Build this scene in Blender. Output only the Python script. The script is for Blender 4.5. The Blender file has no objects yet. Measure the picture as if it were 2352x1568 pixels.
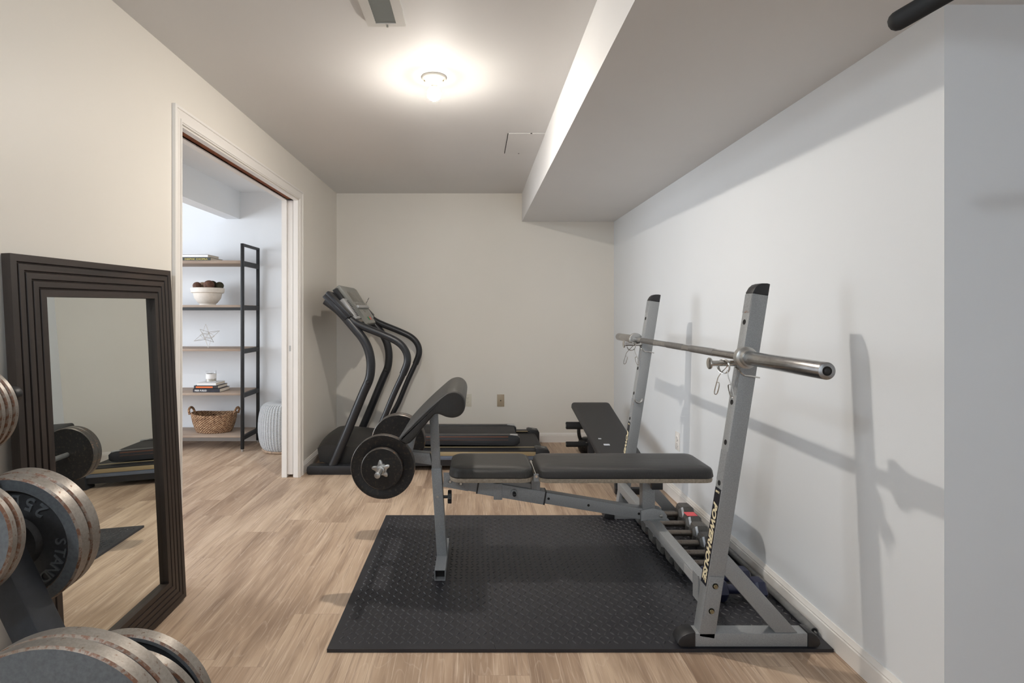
import bpy, bmesh, math, random
from math import sin, cos, pi, radians
from mathutils import Vector, Matrix, Euler

random.seed(7)
scene = bpy.context.scene
COL = scene.collection

# ------------------------------------------------------------------ camera, world, lights, exposure
cam_data = bpy.data.cameras.new('camera')
cam_data.sensor_width = 36.0
cam_data.lens = 1200 / 2352 * 36.0
cam_data.shift_x = 0.0357
cam_data.shift_y = -0.0281
cam_data.clip_start = 0.02
cam = bpy.data.objects.new('camera', cam_data)
cam.location = (0, 0, 1.2)
cam.rotation_euler = (pi / 2, 0, 0)
COL.objects.link(cam)
scene.camera = cam

world = bpy.data.worlds.new('world')
scene.world = world
world.use_nodes = True
world.node_tree.nodes['Background'].inputs[0].default_value = (0.85, 0.92, 1.0, 1)
world.node_tree.nodes['Background'].inputs[1].default_value = 0.3

scene.view_settings.view_transform = 'Standard'
scene.view_settings.look = 'None'
scene.view_settings.gamma = 1.0
scene.view_settings.exposure = 0.50
scene.view_settings.use_curve_mapping = False
scene.cycles.use_denoising = True
scene.cycles.max_bounces = 10
scene.cycles.diffuse_bounces = 7
scene.cycles.sample_clamp_indirect = 6.0

def area(name, loc, rot, sx, sy, power, col):
    d = bpy.data.lights.new(name, 'AREA')
    d.shape = 'RECTANGLE'
    d.size, d.size_y = sx, sy
    d.energy, d.color = power, col
    o = bpy.data.objects.new(name, d)
    o.location, o.rotation_euler = loc, rot
    COL.objects.link(o)
    return o

def lamp(name, loc, power, col, r):
    d = bpy.data.lights.new(name, 'POINT')
    d.energy, d.color, d.shadow_soft_size = power, col, r
    o = bpy.data.objects.new(name, d)
    o.location = loc
    COL.objects.link(o)
    return o

BULB_POWER = 24.0                                                          # the visible bulb (its emission is set in its builder)
lamp('rear_ceiling_lamp', (-0.95, -0.45, 2.2), 33.0, (0.80, 0.90, 1.0), 0.05)      # the cool lamp behind the camera
area('rear_fill_light', (0.7, -2.28, 1.35), (pi / 2, 0, 0), 2.6, 1.5, 9.0, (0.82, 0.91, 1.0))  # added soft fill from behind the camera; no window is known there
area('side_room_daylight', (-4.93, 2.5, 1.45), (pi / 2, 0, -pi / 2), 2.8, 1.5, 84.0, (0.88, 0.94, 1.0))

# ------------------------------------------------------------------ material helpers
def lin(r, g, b):
    f = lambda c: (c / 255 / 12.92) if c / 255 <= 0.04045 else ((c / 255 + 0.055) / 1.055) ** 2.4
    return (f(r), f(g), f(b), 1)

class NT:
    def __init__(s, name):
        s.m = bpy.data.materials.new(name)
        s.m.use_nodes = True
        s.t = s.m.node_tree
        s.b = s.t.nodes['Principled BSDF']
        s.tc = None
    def n(s, kind, **kw):
        nd = s.t.nodes.new(kind)
        for k, v in kw.items():
            if k.startswith('_'):
                nd.inputs[k[1:].replace('_', ' ')].default_value = v
            else:
                setattr(nd, k, v)
        return nd
    def l(s, a, b):
        s.t.links.new(a, b)
    def coord(s, scale=(1, 1, 1), rot=(0, 0, 0), loc=(0, 0, 0)):
        if s.tc is None:
            s.tc = s.n('ShaderNodeTexCoord')
        mp = s.n('ShaderNodeMapping')
        mp.inputs['Scale'].default_value = scale
        mp.inputs['Rotation'].default_value = rot
        mp.inputs['Location'].default_value = loc
        s.l(s.tc.outputs['Object'], mp.inputs['Vector'])
        return mp.outputs['Vector']
    def noise(s, vec, scale, detail=4, rough=0.55, dist=0.0):
        nd = s.n('ShaderNodeTexNoise')
        nd.inputs['Scale'].default_value = scale
        nd.inputs['Detail'].default_value = detail
        nd.inputs['Roughness'].default_value = rough
        nd.inputs['Distortion'].default_value = dist
        s.l(vec, nd.inputs['Vector'])
        return nd.outputs['Fac']
    def ramp(s, fac, stops):
        r = s.n('ShaderNodeValToRGB')
        el = r.color_ramp.elements
        while len(el) < len(stops):
            el.new(0.5)
        for e, (p, c) in zip(el, stops):
            e.position = p
            e.color = c if len(c) == 4 else (*c, 1)
        s.l(fac, r.inputs['Fac'])
        return r.outputs['Color']
    def mix(s, fac, a, b, mode='MIX'):
        m = s.n('ShaderNodeMix', data_type='RGBA', blend_type=mode)
        for sock, v in ((m.inputs[0], fac), (m.inputs[6], a), (m.inputs[7], b)):
            if hasattr(v, 'links'):
                s.l(v, sock)
            else:
                sock.default_value = v
        return m.outputs[2]
    def math(s, op, a, b=0.0):
        m = s.n('ShaderNodeMath', operation=op)
        for sock, v in ((m.inputs[0], a), (m.inputs[1], b)):
            if hasattr(v, 'links'):
                s.l(v, sock)
            else:
                sock.default_value = v
        return m.outputs[0]
    def bump(s, h, strength=0.3, dist=0.002):
        b = s.n('ShaderNodeBump')
        b.inputs['Strength'].default_value = strength
        b.inputs['Distance'].default_value = dist
        s.l(h, b.inputs['Height'])
        s.l(b.outputs['Normal'], s.b.inputs['Normal'])
    def set(s, **kw):
        for k, v in kw.items():
            sock = s.b.inputs[k.replace('_', ' ')]
            if hasattr(v, 'links'):
                s.l(v, sock)
            else:
                sock.default_value = v
        return s

def simple(name, rgb, rough=0.5, metal=0.0, var=0.0, vscale=8.0, bump=0.0, bscale=200.0, spec=0.5):
    t = NT(name)
    c = lin(*rgb)
    if var:
        f = t.noise(t.coord(), vscale, 5)
        d = tuple(max(0, x * (1 - var)) for x in c[:3]) + (1,)
        e = tuple(min(1, x * (1 + var)) for x in c[:3]) + (1,)
        t.set(Base_Color=t.ramp(f, [(0.3, d), (0.7, e)]))
    else:
        t.set(Base_Color=c)
    t.set(Roughness=rough, Metallic=metal)
    t.b.inputs['Specular IOR Level'].default_value = spec
    if bump:
        t.bump(t.noise(t.coord(), bscale, 3), bump, 0.001)
    return t.m

M = {}
def paint(name, rgb, rough=0.55):
    t = NT(name)
    c = lin(*rgb)
    f = t.noise(t.coord(), 1.3, 3)
    d = tuple(x * 0.975 for x in c[:3]) + (1,)
    t.set(Base_Color=t.ramp(f, [(0.35, d), (0.65, c)]), Roughness=rough)
    t.b.inputs['Specular IOR Level'].default_value = 0.3
    t.bump(t.noise(t.coord(), 160, 3), 0.10, 0.001)
    return t.m
M['wall_warm'] = paint('wall_paint_cream', (228, 223, 214), 0.45)
M['wall_white'] = paint('wall_paint_white', (226, 229, 232), 0.5)
M['wall_cool'] = paint('wall_paint_side_room', (228, 231, 235), 0.5)
M['ceiling'] = paint('ceiling_paint', (224, 223, 222), 0.7)
M['trim'] = simple('trim_gloss_white', (232, 228, 223), 0.35)
M['lumber'] = simple('bare_lumber', (136, 78, 44), 0.7, var=0.3, vscale=30)
M['dark_gap'] = simple('dark_gap', (22, 20, 19), 0.9)

def floor_mat():
    t = NT('vinyl_plank_oak')
    sw = t.n('ShaderNodeTexCoord')
    sep = t.n('ShaderNodeSeparateXYZ'); t.l(sw.outputs['Object'], sep.inputs[0])
    com = t.n('ShaderNodeCombineXYZ')
    t.l(sep.outputs['X'], com.inputs['Y'])
    row = t.math('FLOOR', t.math('DIVIDE', sep.outputs['X'], 0.18))
    wn = t.n('ShaderNodeTexWhiteNoise', noise_dimensions='1D')
    t.l(row, wn.inputs['W'])
    t.l(t.math('ADD', sep.outputs['Y'], t.math('MULTIPLY', wn.outputs['Value'], 1.22)), com.inputs['X'])
    br = t.n('ShaderNodeTexBrick', offset=0.0, offset_frequency=2, squash=1.0)
    br.inputs['Color1'].default_value = (0, 0, 0, 1)
    br.inputs['Color2'].default_value = (1, 1, 1, 1)
    br.inputs['Mortar'].default_value = (0.5, 0.5, 0.5, 1)
    br.inputs['Scale'].default_value = 1.0
    br.inputs['Mortar Size'].default_value = 0.0006
    br.inputs['Mortar Smooth'].default_value = 0.3
    br.inputs['Brick Width'].default_value = 1.22
    br.inputs['Row Height'].default_value = 0.18
    t.l(com.outputs[0], br.inputs['Vector'])
    rnd = br.outputs['Color']
    # each plank gets its own piece of grain: shift the lookup by the plank's random value
    sh = t.n('ShaderNodeVectorMath', operation='MULTIPLY_ADD')
    t.l(rnd, sh.inputs[0]); sh.inputs[1].default_value = (7.3, 13.1, 5.0)
    t.l(com.outputs[0], sh.inputs[2])
    def grain(sx, sy, detail, dist, rough=0.6):
        mp = t.n('ShaderNodeMapping'); mp.inputs['Scale'].default_value = (sx, sy, 1)
        t.l(sh.outputs[0], mp.inputs['Vector'])
        return t.noise(mp.outputs[0], 1.0, detail, rough, dist)
    broad = grain(1.1, 6.5, 3, 0.6)
    fine = grain(4.0, 150.0, 5, 0.3)
    streak = grain(2.6, 60.0, 4, 0.9)
    # cathedral figure: bands of a stretched, bent noise
    fig = grain(1.2, 7.0, 2, 0.4, 0.4)
    bands = t.math('FRACT', t.math('MULTIPLY', fig, 15.0))
    base = t.ramp(broad, [(0.30, lin(150, 128, 109)), (0.5, lin(190, 168, 146)), (0.70, lin(214, 194, 172))])
    tint = t.ramp(rnd, [(0.0, lin(226, 218, 212)), (1.0, lin(255, 252, 248))])
    c = t.mix(1.0, base, tint, 'MULTIPLY')
    c = t.mix(t.math('MULTIPLY', t.ramp(streak, [(0.52, (0, 0, 0)), (0.68, (1, 1, 1))]), 0.62), c, lin(136, 113, 96))
    c = t.mix(t.math('MULTIPLY', t.ramp(bands, [(0.0, (1, 1, 1)), (0.12, (0, 0, 0))]), 0.20), c, lin(224, 206, 188))
    c = t.mix(t.math('MULTIPLY', t.ramp(fine, [(0.55, (0, 0, 0)), (0.70, (1, 1, 1))]), 0.55), c, lin(222, 203, 184))
    c = t.mix(t.math('MULTIPLY', t.ramp(fine, [(0.30, (1, 1, 1)), (0.43, (0, 0, 0))]), 0.30), c, lin(134, 112, 96))
    c = t.mix(t.math('MULTIPLY', br.outputs['Fac'], 0.45), c, lin(110, 88, 72))
    t.set(Base_Color=c, Roughness=t.math('ADD', t.math('MULTIPLY', fine, 0.12), 0.40))
    t.b.inputs['Specular IOR Level'].default_value = 0.35
    t.bump(fine, 0.12, 0.001)
    return t.m
M['floor'] = floor_mat()

def weave(name, rgb, rough, sx=800.0, sy=800.0, strength=0.45, wr=0.0):
    t = NT(name)
    v = t.coord()
    sep = t.n('ShaderNodeSeparateXYZ'); t.l(v, sep.inputs[0])
    a = t.math('SINE', t.math('MULTIPLY', t.math('ADD', sep.outputs['X'], t.math('MULTIPLY', sep.outputs['Z'], 0.7)), sx * 2))
    b = t.math('SINE', t.math('MULTIPLY', t.math('ADD', sep.outputs['Y'], t.math('MULTIPLY', sep.outputs['Z'], 0.7)), sy * 2))
    h = t.math('MULTIPLY', a, b)
    c = lin(*rgb)
    k = t.math('ADD', t.math('MULTIPLY', h, 0.5), 0.5)
    t.set(Base_Color=t.mix(k, tuple(x * 0.55 for x in c[:3]) + (1,), tuple(min(1, x * 1.5) for x in c[:3]) + (1,)), Roughness=rough)
    if wr:
        w = t.noise(t.coord((3, 22, 10), (0, 0, 0.5)), 1.0, 3, 0.5, 0.8)
        h = t.math('ADD', h, t.math('MULTIPLY', w, wr))
    t.bump(h, strength, 0.0012)
    return t.m
M['vinyl'] = weave('black_woven_vinyl', (42, 41, 39), 0.36)
M['vinyl_worn'] = weave('black_creased_vinyl', (42, 41, 41), 0.34, wr=6.0)
M['pad_black'] = weave('black_coated_fabric', (46, 45, 45), 0.5, 900, 900, 0.25)

def rusty(name, rgb, rust, thr, scale=26.0, rough=0.5, metal=0.25, fine=140.0):
    t = NT(name)
    f = t.noise(t.coord(), scale, 8, 0.7)
    g = t.noise(t.coord(), fine, 4, 0.6)
    k = t.math('ADD', t.math('MULTIPLY', f, 0.75), t.math('MULTIPLY', g, 0.25))
    c = lin(*rgb)
    base = t.ramp(g, [(0.3, tuple(x * 0.82 for x in c[:3])), (0.7, tuple(min(1, x * 1.15) for x in c[:3]))])
    col = t.mix(t.ramp(k, [(thr, (0, 0, 0)), (thr + 0.07, (1, 1, 1))]), base, lin(*rust))
    t.set(Base_Color=col, Roughness=rough, Metallic=metal)
    t.bump(g, 0.25, 0.001)
    return t.m
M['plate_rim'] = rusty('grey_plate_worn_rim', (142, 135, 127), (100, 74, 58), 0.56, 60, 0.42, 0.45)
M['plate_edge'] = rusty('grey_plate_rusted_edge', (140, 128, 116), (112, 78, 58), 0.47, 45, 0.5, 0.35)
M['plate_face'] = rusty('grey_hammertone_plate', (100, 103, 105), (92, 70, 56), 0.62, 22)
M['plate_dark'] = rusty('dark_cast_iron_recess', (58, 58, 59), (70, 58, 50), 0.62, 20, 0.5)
M['iron_black'] = rusty('black_enamel_iron', (34, 33, 33), (66, 57, 50), 0.53, 60, 0.38, 0.2, 90)
M['iron_edge'] = rusty('black_iron_worn_edge', (70, 66, 62), (120, 92, 70), 0.55, 40, 0.4, 0.4)
M['hex_iron'] = rusty('grey_hex_iron', (92, 90, 87), (96, 70, 54), 0.58, 30, 0.5, 0.3)
M['bare_steel'] = rusty('tarnished_steel', (120, 112, 104), (84, 62, 48), 0.56, 60, 0.4, 0.8)
M['chip_white'] = simple('chipped_pale_paint', (196, 200, 206), 0.5, var=0.2, vscale=60)
M['navy'] = simple('navy_vinyl', (32, 36, 62), 0.4)
M['steel_grey'] = rusty('grey_powder_coat', (146, 148, 149), (112, 84, 66), 0.70, 36, 0.42, 0.15, 300)
M['steel_edge'] = rusty('grey_powder_coat_rusting', (136, 138, 140), (128, 84, 54), 0.58, 18, 0.5, 0.1)
M['tree_grey'] = simple('charcoal_powder_coat', (54, 56, 60), 0.45, 0.2, 0.12, 60, 0.2, 500)
M['chrome'] = simple('chrome', (205, 203, 199), 0.16, 1.0, 0.06, 40)
M['chrome_worn'] = simple('worn_chrome', (182, 181, 180), 0.25, 1.0, 0.14, 50)
M['knurl'] = simple('knurled_steel', (152, 151, 150), 0.45, 1.0, 0.1, 90, 0.6, 900)
M['zinc'] = simple('zinc', (184, 183, 180), 0.36, 0.9)
M['brassy'] = simple('yellowed_zinc_bolt', (150, 140, 112), 0.4, 0.8)
M['black_plastic'] = simple('black_plastic', (34, 34, 36), 0.45, bump=0.1, bscale=400)
M['black_rubber'] = simple('black_foam_mat', (41, 41, 45), 0.42, var=0.10, vscale=6)
M['black_foam'] = simple('black_foam_grip', (26, 26, 27), 0.75, bump=0.2, bscale=300)
M['tread_black'] = simple('treadmill_black_paint', (38, 39, 42), 0.36, 0.1, 0.08, 60)
M['hood_black'] = simple('treadmill_hood_plastic', (46, 45, 44), 0.5, bump=0.15, bscale=500)
M['belt'] = simple('black_running_belt', (44, 43, 44), 0.65, var=0.1, vscale=30, bump=0.3, bscale=700)
M['gold'] = simple('gold_rail', (164, 148, 116), 0.42, 0.3)
M['blue_grey'] = simple('blue_grey_frame', (108, 118, 134), 0.35, 0.3)
M['copper'] = simple('copper_stripe', (130, 92, 76), 0.35, 0.6)
M['console_grey'] = simple('console_grey_plastic', (146, 146, 140), 0.5, 0.1)
M['console_silver'] = simple('console_silver_plastic', (176, 176, 176), 0.42, 0.2)
M['display'] = simple('display_window', (104, 101, 92), 0.25)
M['green'] = simple('green_key', (52, 132, 88), 0.5)
M['red'] = simple('red_key', (222, 84, 68), 0.5)
M['pink'] = simple('pink_tape', (226, 92, 98), 0.6)
M['plywood'] = simple('plywood_edge', (150, 138, 122), 0.65, var=0.25, vscale=120)
M['ivory'] = simple('ivory_plate', (214, 208, 192), 0.35)
M['beige_plate'] = simple('beige_plate', (176, 160, 136), 0.4)
M['porcelain'] = simple('porcelain', (236, 232, 222), 0.3)
M['vent_white'] = simple('vent_enamel', (214, 212, 208), 0.4)
M['vent_slat'] = simple('vent_slat_metal', (168, 176, 176), 0.4, 0.2)
M['black_metal'] = simple('black_satin_metal', (24, 25, 27), 0.45, 0.2)
M['sticker_navy'] = simple('navy_sticker', (24, 26, 36), 0.35)
M['sticker_gold'] = simple('pale_gold_print', (224, 212, 178), 0.5)
M['pole_grey'] = simple('grey_pole', (118, 118, 117), 0.45, 0.3, 0.15, 40)
M['ceramic'] = simple('white_washed_ceramic', (222, 216, 208), 0.6, var=0.06, vscale=40, bump=0.2, bscale=150)
M['paper'] = simple('paper_block', (214, 204, 190), 0.8)
M['cover_white'] = simple('white_cover', (226, 226, 226), 0.5)
M['cover_green'] = simple('dark_green_cover', (50, 56, 42), 0.5)
M['cover_navy'] = simple('dark_navy_cover', (30, 30, 42), 0.5)
M['cover_black'] = simple('black_cover', (36, 34, 38), 0.5)
M['print_white'] = simple('white_print', (232, 232, 232), 0.6)
M['print_orange'] = simple('orange_print', (226, 112, 52), 0.6)
M['print_gold'] = simple('gold_print', (206, 186, 96), 0.5)
M['wax'] = simple('cream_wax', (228, 222, 210), 0.5)
M['cone_brown'] = simple('brown_scaled_ball', (96, 66, 52), 0.8, var=0.5, vscale=60, bump=1.0, bscale=90)
M['moss'] = simple('dark_moss_ball', (56, 54, 38), 0.85, var=0.5, vscale=50, bump=1.0, bscale=140)
M['husk'] = simple('tan_husk_ball', (164, 140, 118), 0.8, var=0.4, vscale=40, bump=1.0, bscale=80)
M['wire'] = simple('pale_metal_wire', (206, 203, 198), 0.4, 0.5)

def wood(name, dark, light, axis, rough=0.55, k=1.0):
    t = NT(name)
    sc = [14.0 * k] * 3
    sc[axis] = 1.2 * k
    f = t.noise(t.coord(tuple(sc)), 1.0, 6, 0.6, 1.2)
    sc2 = [90.0 * k] * 3
    sc2[axis] = 3.0 * k
    g = t.noise(t.coord(tuple(sc2)), 1.0, 4, 0.6)
    c = t.ramp(f, [(0.3, lin(*dark)), (0.7, lin(*light))])
    c = t.mix(t.math('MULTIPLY', g, 0.5), c, lin(*dark))
    t.set(Base_Color=c, Roughness=rough)
    t.bump(g, 0.25, 0.001)
    return t.m
M['stain_v'] = wood('dark_stained_wood_upright', (34, 28, 25), (64, 53, 46), 2, 0.5)
M['stain_h'] = wood('dark_stained_wood_level', (34, 28, 25), (68, 55, 47), 1, 0.5)
M['shelf_wood'] = wood('greyed_oak_shelf', (140, 122, 108), (184, 166, 150), 0, 0.6)

def mirror_mat():
    t = NT('silvered_glass')
    t.set(Base_Color=(0.86, 0.88, 0.84, 1), Metallic=1.0, Roughness=0.0)
    return t.m
M['mirror'] = mirror_mat()

def glass_mat():
    t = NT('clear_glass')
    t.set(Base_Color=(1, 1, 1, 1), Roughness=0.02, IOR=1.45)
    t.b.inputs['Transmission Weight'].default_value = 1.0
    return t.m
M['glass'] = glass_mat()

def knit_mat():
    t = NT('grey_knit')
    v = t.coord()
    sep = t.n('ShaderNodeSeparateXYZ'); t.l(v, sep.inputs[0])
    ang = t.math('ARCTAN2', sep.outputs['Y'], sep.outputs['X'])
    rib = t.math('SINE', t.math('MULTIPLY', ang, 54.0))
    st = t.math('SINE', t.math('ADD', t.math('MULTIPLY', sep.outputs['Z'], 620.0), t.math('MULTIPLY', rib, 1.6)))
    h = t.math('ADD', rib, t.math('MULTIPLY', st, 0.7))
    t.set(Base_Color=t.ramp(t.math('ADD', t.math('MULTIPLY', h, 0.25), 0.5), [(0.2, lin(172, 174, 177)), (0.8, lin(224, 225, 226))]), Roughness=0.9)
    t.bump(h, 1.0, 0.004)
    return t.m
M['knit'] = knit_mat()

def wicker_mat():
    t = NT('seagrass_weave')
    v = t.coord()
    sep = t.n('ShaderNodeSeparateXYZ'); t.l(v, sep.inputs[0])
    ang = t.math('ARCTAN2', t.math('MULTIPLY', sep.outputs['Y'], 1.6), sep.outputs['X'])
    a = t.math('SINE', t.math('MULTIPLY', ang, 44.0))
    z = t.math('SINE', t.math('MULTIPLY', sep.outputs['Z'], 330.0))
    h = t.math('MULTIPLY', a, z)
    n = t.noise(t.coord(), 60, 4)
    k = t.math('ADD', t.math('MULTIPLY', h, 0.10), n)
    t.set(Base_Color=t.ramp(k, [(0.3, lin(104, 74, 52)), (0.5, lin(168, 130, 98)), (0.75, lin(204, 172, 138))]), Roughness=0.75)
    t.bump(h, 1.0, 0.006)
    return t.m
M['wicker'] = wicker_mat()

def bulb_mat(name, share):
    t = NT(name)
    t.set(Base_Color=(1, 1, 1, 1))
    t.b.inputs['Emission Color'].default_value = (1.0, 0.925, 0.83, 1)
    t.b.inputs['Emission Strength'].default_value = share * BULB_POWER / (pi * 0.90 * pi * 0.033 ** 2)
    return t.m
M['bulb'] = bulb_mat('lit_bulb', 1.0)
M['bulb_shoulder'] = bulb_mat('lit_bulb_shoulder', 0.011)

# ------------------------------------------------------------------ geometry helpers
def frame_from(axis, hint=(0, 0, 1)):
    z = Vector(axis).normalized()
    h = Vector(hint)
    if abs(z.dot(h)) > 0.98:
        h = Vector((1, 0, 0))
    x = h.cross(z).normalized()
    y = z.cross(x)
    return Matrix((x, y, z)).transposed().to_4x4()

def at(loc, axis=(0, 0, 1), hint=(0, 0, 1)):
    return Matrix.Translation(Vector(loc)) @ frame_from(axis, hint)

def smooth_path(pts, n=6):
    P = [Vector(p) for p in pts]
    out = []
    for i in range(len(P) - 1):
        p0, p1, p2 = P[max(i - 1, 0)], P[i], P[i + 1]
        p3 = P[min(i + 2, len(P) - 1)]
        for k in range(n):
            t = k / n
            out.append(0.5 * ((2 * p1) + (p2 - p0) * t + (2 * p0 - 5 * p1 + 4 * p2 - p3) * t * t + (3 * p1 - p0 - 3 * p2 + p3) * t ** 3))
    out.append(P[-1])
    return out

class MB:
    """collects shapes of ONE part; build() links them as one mesh object"""
    def __init__(s):
        s.bm = bmesh.new()
    def _mi(s, faces, mi):
        for f in faces:
            f.material_index = mi
    def box(s, x0, x1, y0, y1, z0, z1, mi=0, bev=0.0, seg=2, mat=None):
        g = bmesh.ops.create_cube(s.bm, size=1.0)
        T = Matrix.Translation(((x0 + x1) / 2, (y0 + y1) / 2, (z0 + z1) / 2)) @ Matrix.Diagonal((abs(x1 - x0), abs(y1 - y0), abs(z1 - z0), 1))
        if mat is not None:
            T = mat @ T
        bmesh.ops.transform(s.bm, matrix=T, verts=g['verts'])
        fs = set(f for v in g['verts'] for f in v.link_faces)
        s._mi(fs, mi)
        if bev:
            es = list(set(e for v in g['verts'] for e in v.link_edges))
            r = bmesh.ops.bevel(s.bm, geom=es, offset=bev, segments=seg, profile=0.5, affect='EDGES')
            s._mi(r['faces'], mi)
        return s
    def beam(s, p0, p1, side, w, h, mi=0, bev=0.0):
        """rectangular bar from p0 to p1; w across `side`, h across the third direction"""
        p0, p1 = Vector(p0), Vector(p1)
        z = (p1 - p0).normalized()
        x = Vector(side)
        x = (x - z * x.dot(z)).normalized()
        y = z.cross(x)
        Mx = Matrix((x, y, z)).transposed().to_4x4()
        Mx.translation = p0
        return s.box(-w / 2, w / 2, -h / 2, h / 2, 0, (p1 - p0).length, mi, bev, 2, Mx)
    def lathe(s, prof, mat=None, seg=48, mi=0, sx=1.0, sy=1.0):
        mat = mat or Matrix()
        rings = []
        for r, z in prof:
            if r < 1e-6:
                rings.append([s.bm.verts.new(mat @ Vector((0, 0, z)))])
            else:
                rings.append([s.bm.verts.new(mat @ Vector((r * sx * cos(2 * pi * k / seg), r * sy * sin(2 * pi * k / seg), z))) for k in range(seg)])
        for i in range(len(rings) - 1):
            a, b = rings[i], rings[i + 1]
            m = mi[i] if isinstance(mi, (list, tuple)) else mi
            for k in range(seg):
                k2 = (k + 1) % seg
                if len(a) == 1 and len(b) == 1:
                    continue
                if len(a) == 1:
                    f = s.bm.faces.new((a[0], b[k2], b[k]))
                elif len(b) == 1:
                    f = s.bm.faces.new((a[k], a[k2], b[0]))
                else:
                    f = s.bm.faces.new((a[k], a[k2], b[k2], b[k]))
                f.material_index = m
        return s
    def cyl(s, p0, p1, r, r2=None, seg=24, mi=0, bev=0.0):
        p0, p1 = Vector(p0), Vector(p1)
        L = (p1 - p0).length
        r2 = r if r2 is None else r2
        Mx = at(p0, p1 - p0)
        b = min(bev, r * 0.9, r2 * 0.9, L / 2)
        if b:
            pr = [(0, 0), (r - b, 0), (r - b * 0.3, b * 0.3), (r, b), (r2, L - b), (r2 - b * 0.3, L - b * 0.3), (r2 - b, L), (0, L)]
        else:
            pr = [(0, 0), (r, 0), (r2, L), (0, L)]
        return s.lathe(pr, Mx, seg, mi)
    def tube(s, path, r, seg=12, mi=0, closed=False, flat=1.0, hint=(0, 1, 0)):
        P = [Vector(p) for p in path]
        n = len(P)
        rings = []
        prev = None
        for i in range(n):
            if closed:
                t = P[(i + 1) % n] - P[i - 1]
            else:
                t = P[min(i + 1, n - 1)] - P[max(i - 1, 0)]
            t.normalize()
            if prev is None:
                h = Vector(hint)
                if abs(h.dot(t)) > 0.95:
                    h = Vector((1, 0, 0)) if abs(t.x) < 0.9 else Vector((0, 0, 1))
                u = (h - t * h.dot(t)).normalized()
            else:
                u = (prev - t * prev.dot(t)).normalized()
            prev = u
            v = t.cross(u)
            rr = r[i] if isinstance(r, (list, tuple)) else r
            rings.append([s.bm.verts.new(P[i] + u * rr * cos(2 * pi * k / seg) + v * rr * flat * sin(2 * pi * k / seg)) for k in range(seg)])
        m = n if closed else n - 1
        for i in range(m):
            a, b = rings[i], rings[(i + 1) % n]
            for k in range(seg):
                f = s.bm.faces.new((a[k], a[(k + 1) % seg], b[(k + 1) % seg], b[k]))
                f.material_index = mi
        if not closed:
            for rg, rev in ((rings[0], True), (rings[-1], False)):
                f = s.bm.faces.new(list(reversed(rg)) if rev else rg)
                f.material_index = mi
        return s
    def prism(s, poly, mat, d0, d1, mi=0, bev=0.0, seg=2):
        """2-D polygon in the matrix's XY plane, extruded along its Z from d0 to d1"""
        lo = [s.bm.verts.new(mat @ Vector((x, y, d0))) for x, y in poly]
        hi = [s.bm.verts.new(mat @ Vector((x, y, d1))) for x, y in poly]
        n = len(poly)
        fs = [s.bm.faces.new(list(reversed(lo))), s.bm.faces.new(hi)]
        caps = list(fs)
        for i in range(n):
            fs.append(s.bm.faces.new((lo[i], lo[(i + 1) % n], hi[(i + 1) % n], hi[i])))
        s._mi(fs, mi)
        if bev:
            es = list(set(e for f in caps for e in f.edges))
            r = bmesh.ops.bevel(s.bm, geom=es, offset=bev, segments=seg, profile=0.5, affect='EDGES')
            s._mi(r['faces'], mi)
        return s
    def rings(s, loops, mi=0, cap0=True, cap1=True):
        R = [[s.bm.verts.new(Vector(p)) for p in L] for L in loops]
        n = len(R[0])
        for a, b in zip(R[:-1], R[1:]):
            for k in range(n):
                f = s.bm.faces.new((a[k], a[(k + 1) % n], b[(k + 1) % n], b[k]))
                f.material_index = mi
        if cap0:
            s.bm.faces.new(list(reversed(R[0]))).material_index = mi
        if cap1:
            s.bm.faces.new(R[-1]).material_index = mi
        return s
    def ball(s, c, r, mi=0, sz=1.0, u=20, v=14):
        g = bmesh.ops.create_uvsphere(s.bm, u_segments=u, v_segments=v, radius=r)
        bmesh.ops.transform(s.bm, matrix=Matrix.Translation(c) @ Matrix.Diagonal((1, 1, sz, 1)), verts=g['verts'])
        s._mi(set(f for x in g['verts'] for f in x.link_faces), mi)
        return s
    def build(s, name, mats, parent=None, angle=38, recalc=True):
        if recalc:
            bmesh.ops.recalc_face_normals(s.bm, faces=s.bm.faces[:])
        me = bpy.data.meshes.new(name)
        s.bm.to_mesh(me)
        s.bm.free()
        return link_mesh(name, me, mats, parent, angle)

def link_mesh(name, me, mats, parent, angle=38):
    off = Vector((0, 0, 0))
    p = parent
    while p is not None:
        off += p.location
        p = p.parent
    me.transform(Matrix.Translation(-off))
    for m in (mats if isinstance(mats, (list, tuple)) else [mats]):
        me.materials.append(M[m])
    for f in me.polygons:
        f.use_smooth = True
    me.set_sharp_from_angle(angle=radians(angle))
    o = bpy.data.objects.new(name, me)
    COL.objects.link(o)
    if parent is not None:
        o.parent = parent
    return o

def tag(o, label, cat=None, group=None, kind=None):
    o['label'] = label
    if cat:
        o['category'] = cat
    if group:
        o['group'] = group
    if kind:
        o['kind'] = kind
    return o

def thing(name, label, cat, loc=(0, 0, 0), group=None):
    o = bpy.data.objects.new(name, None)
    o.empty_display_size = 0.05
    o.location = loc
    COL.objects.link(o)
    return tag(o, label, cat, group)

def origin_to(o, loc):
    """move a single-mesh thing's origin to its base without moving its shape"""
    o.data.transform(Matrix.Translation(-(Vector(loc) - o.location)))
    o.location = loc
    return o

def kids(o):
    return [c for c in COL.objects if c.parent is o]

def dup(root, loc, rot=None, label=None, group=None):
    ch = {}
    def cp(o, par):
        c = o.copy()
        COL.objects.link(c)
        c.parent = par
        return c
    first = kids(root)
    second = {a: kids(a) for a in first}
    r = cp(root, None)
    for a in first:
        ca = cp(a, r)
        for b in second[a]:
            cp(b, ca)
    r.location = loc
    if rot is not None:
        r.rotation_euler = rot
    if label:
        r['label'] = label
    if group:
        r['group'] = group
    return r

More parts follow.
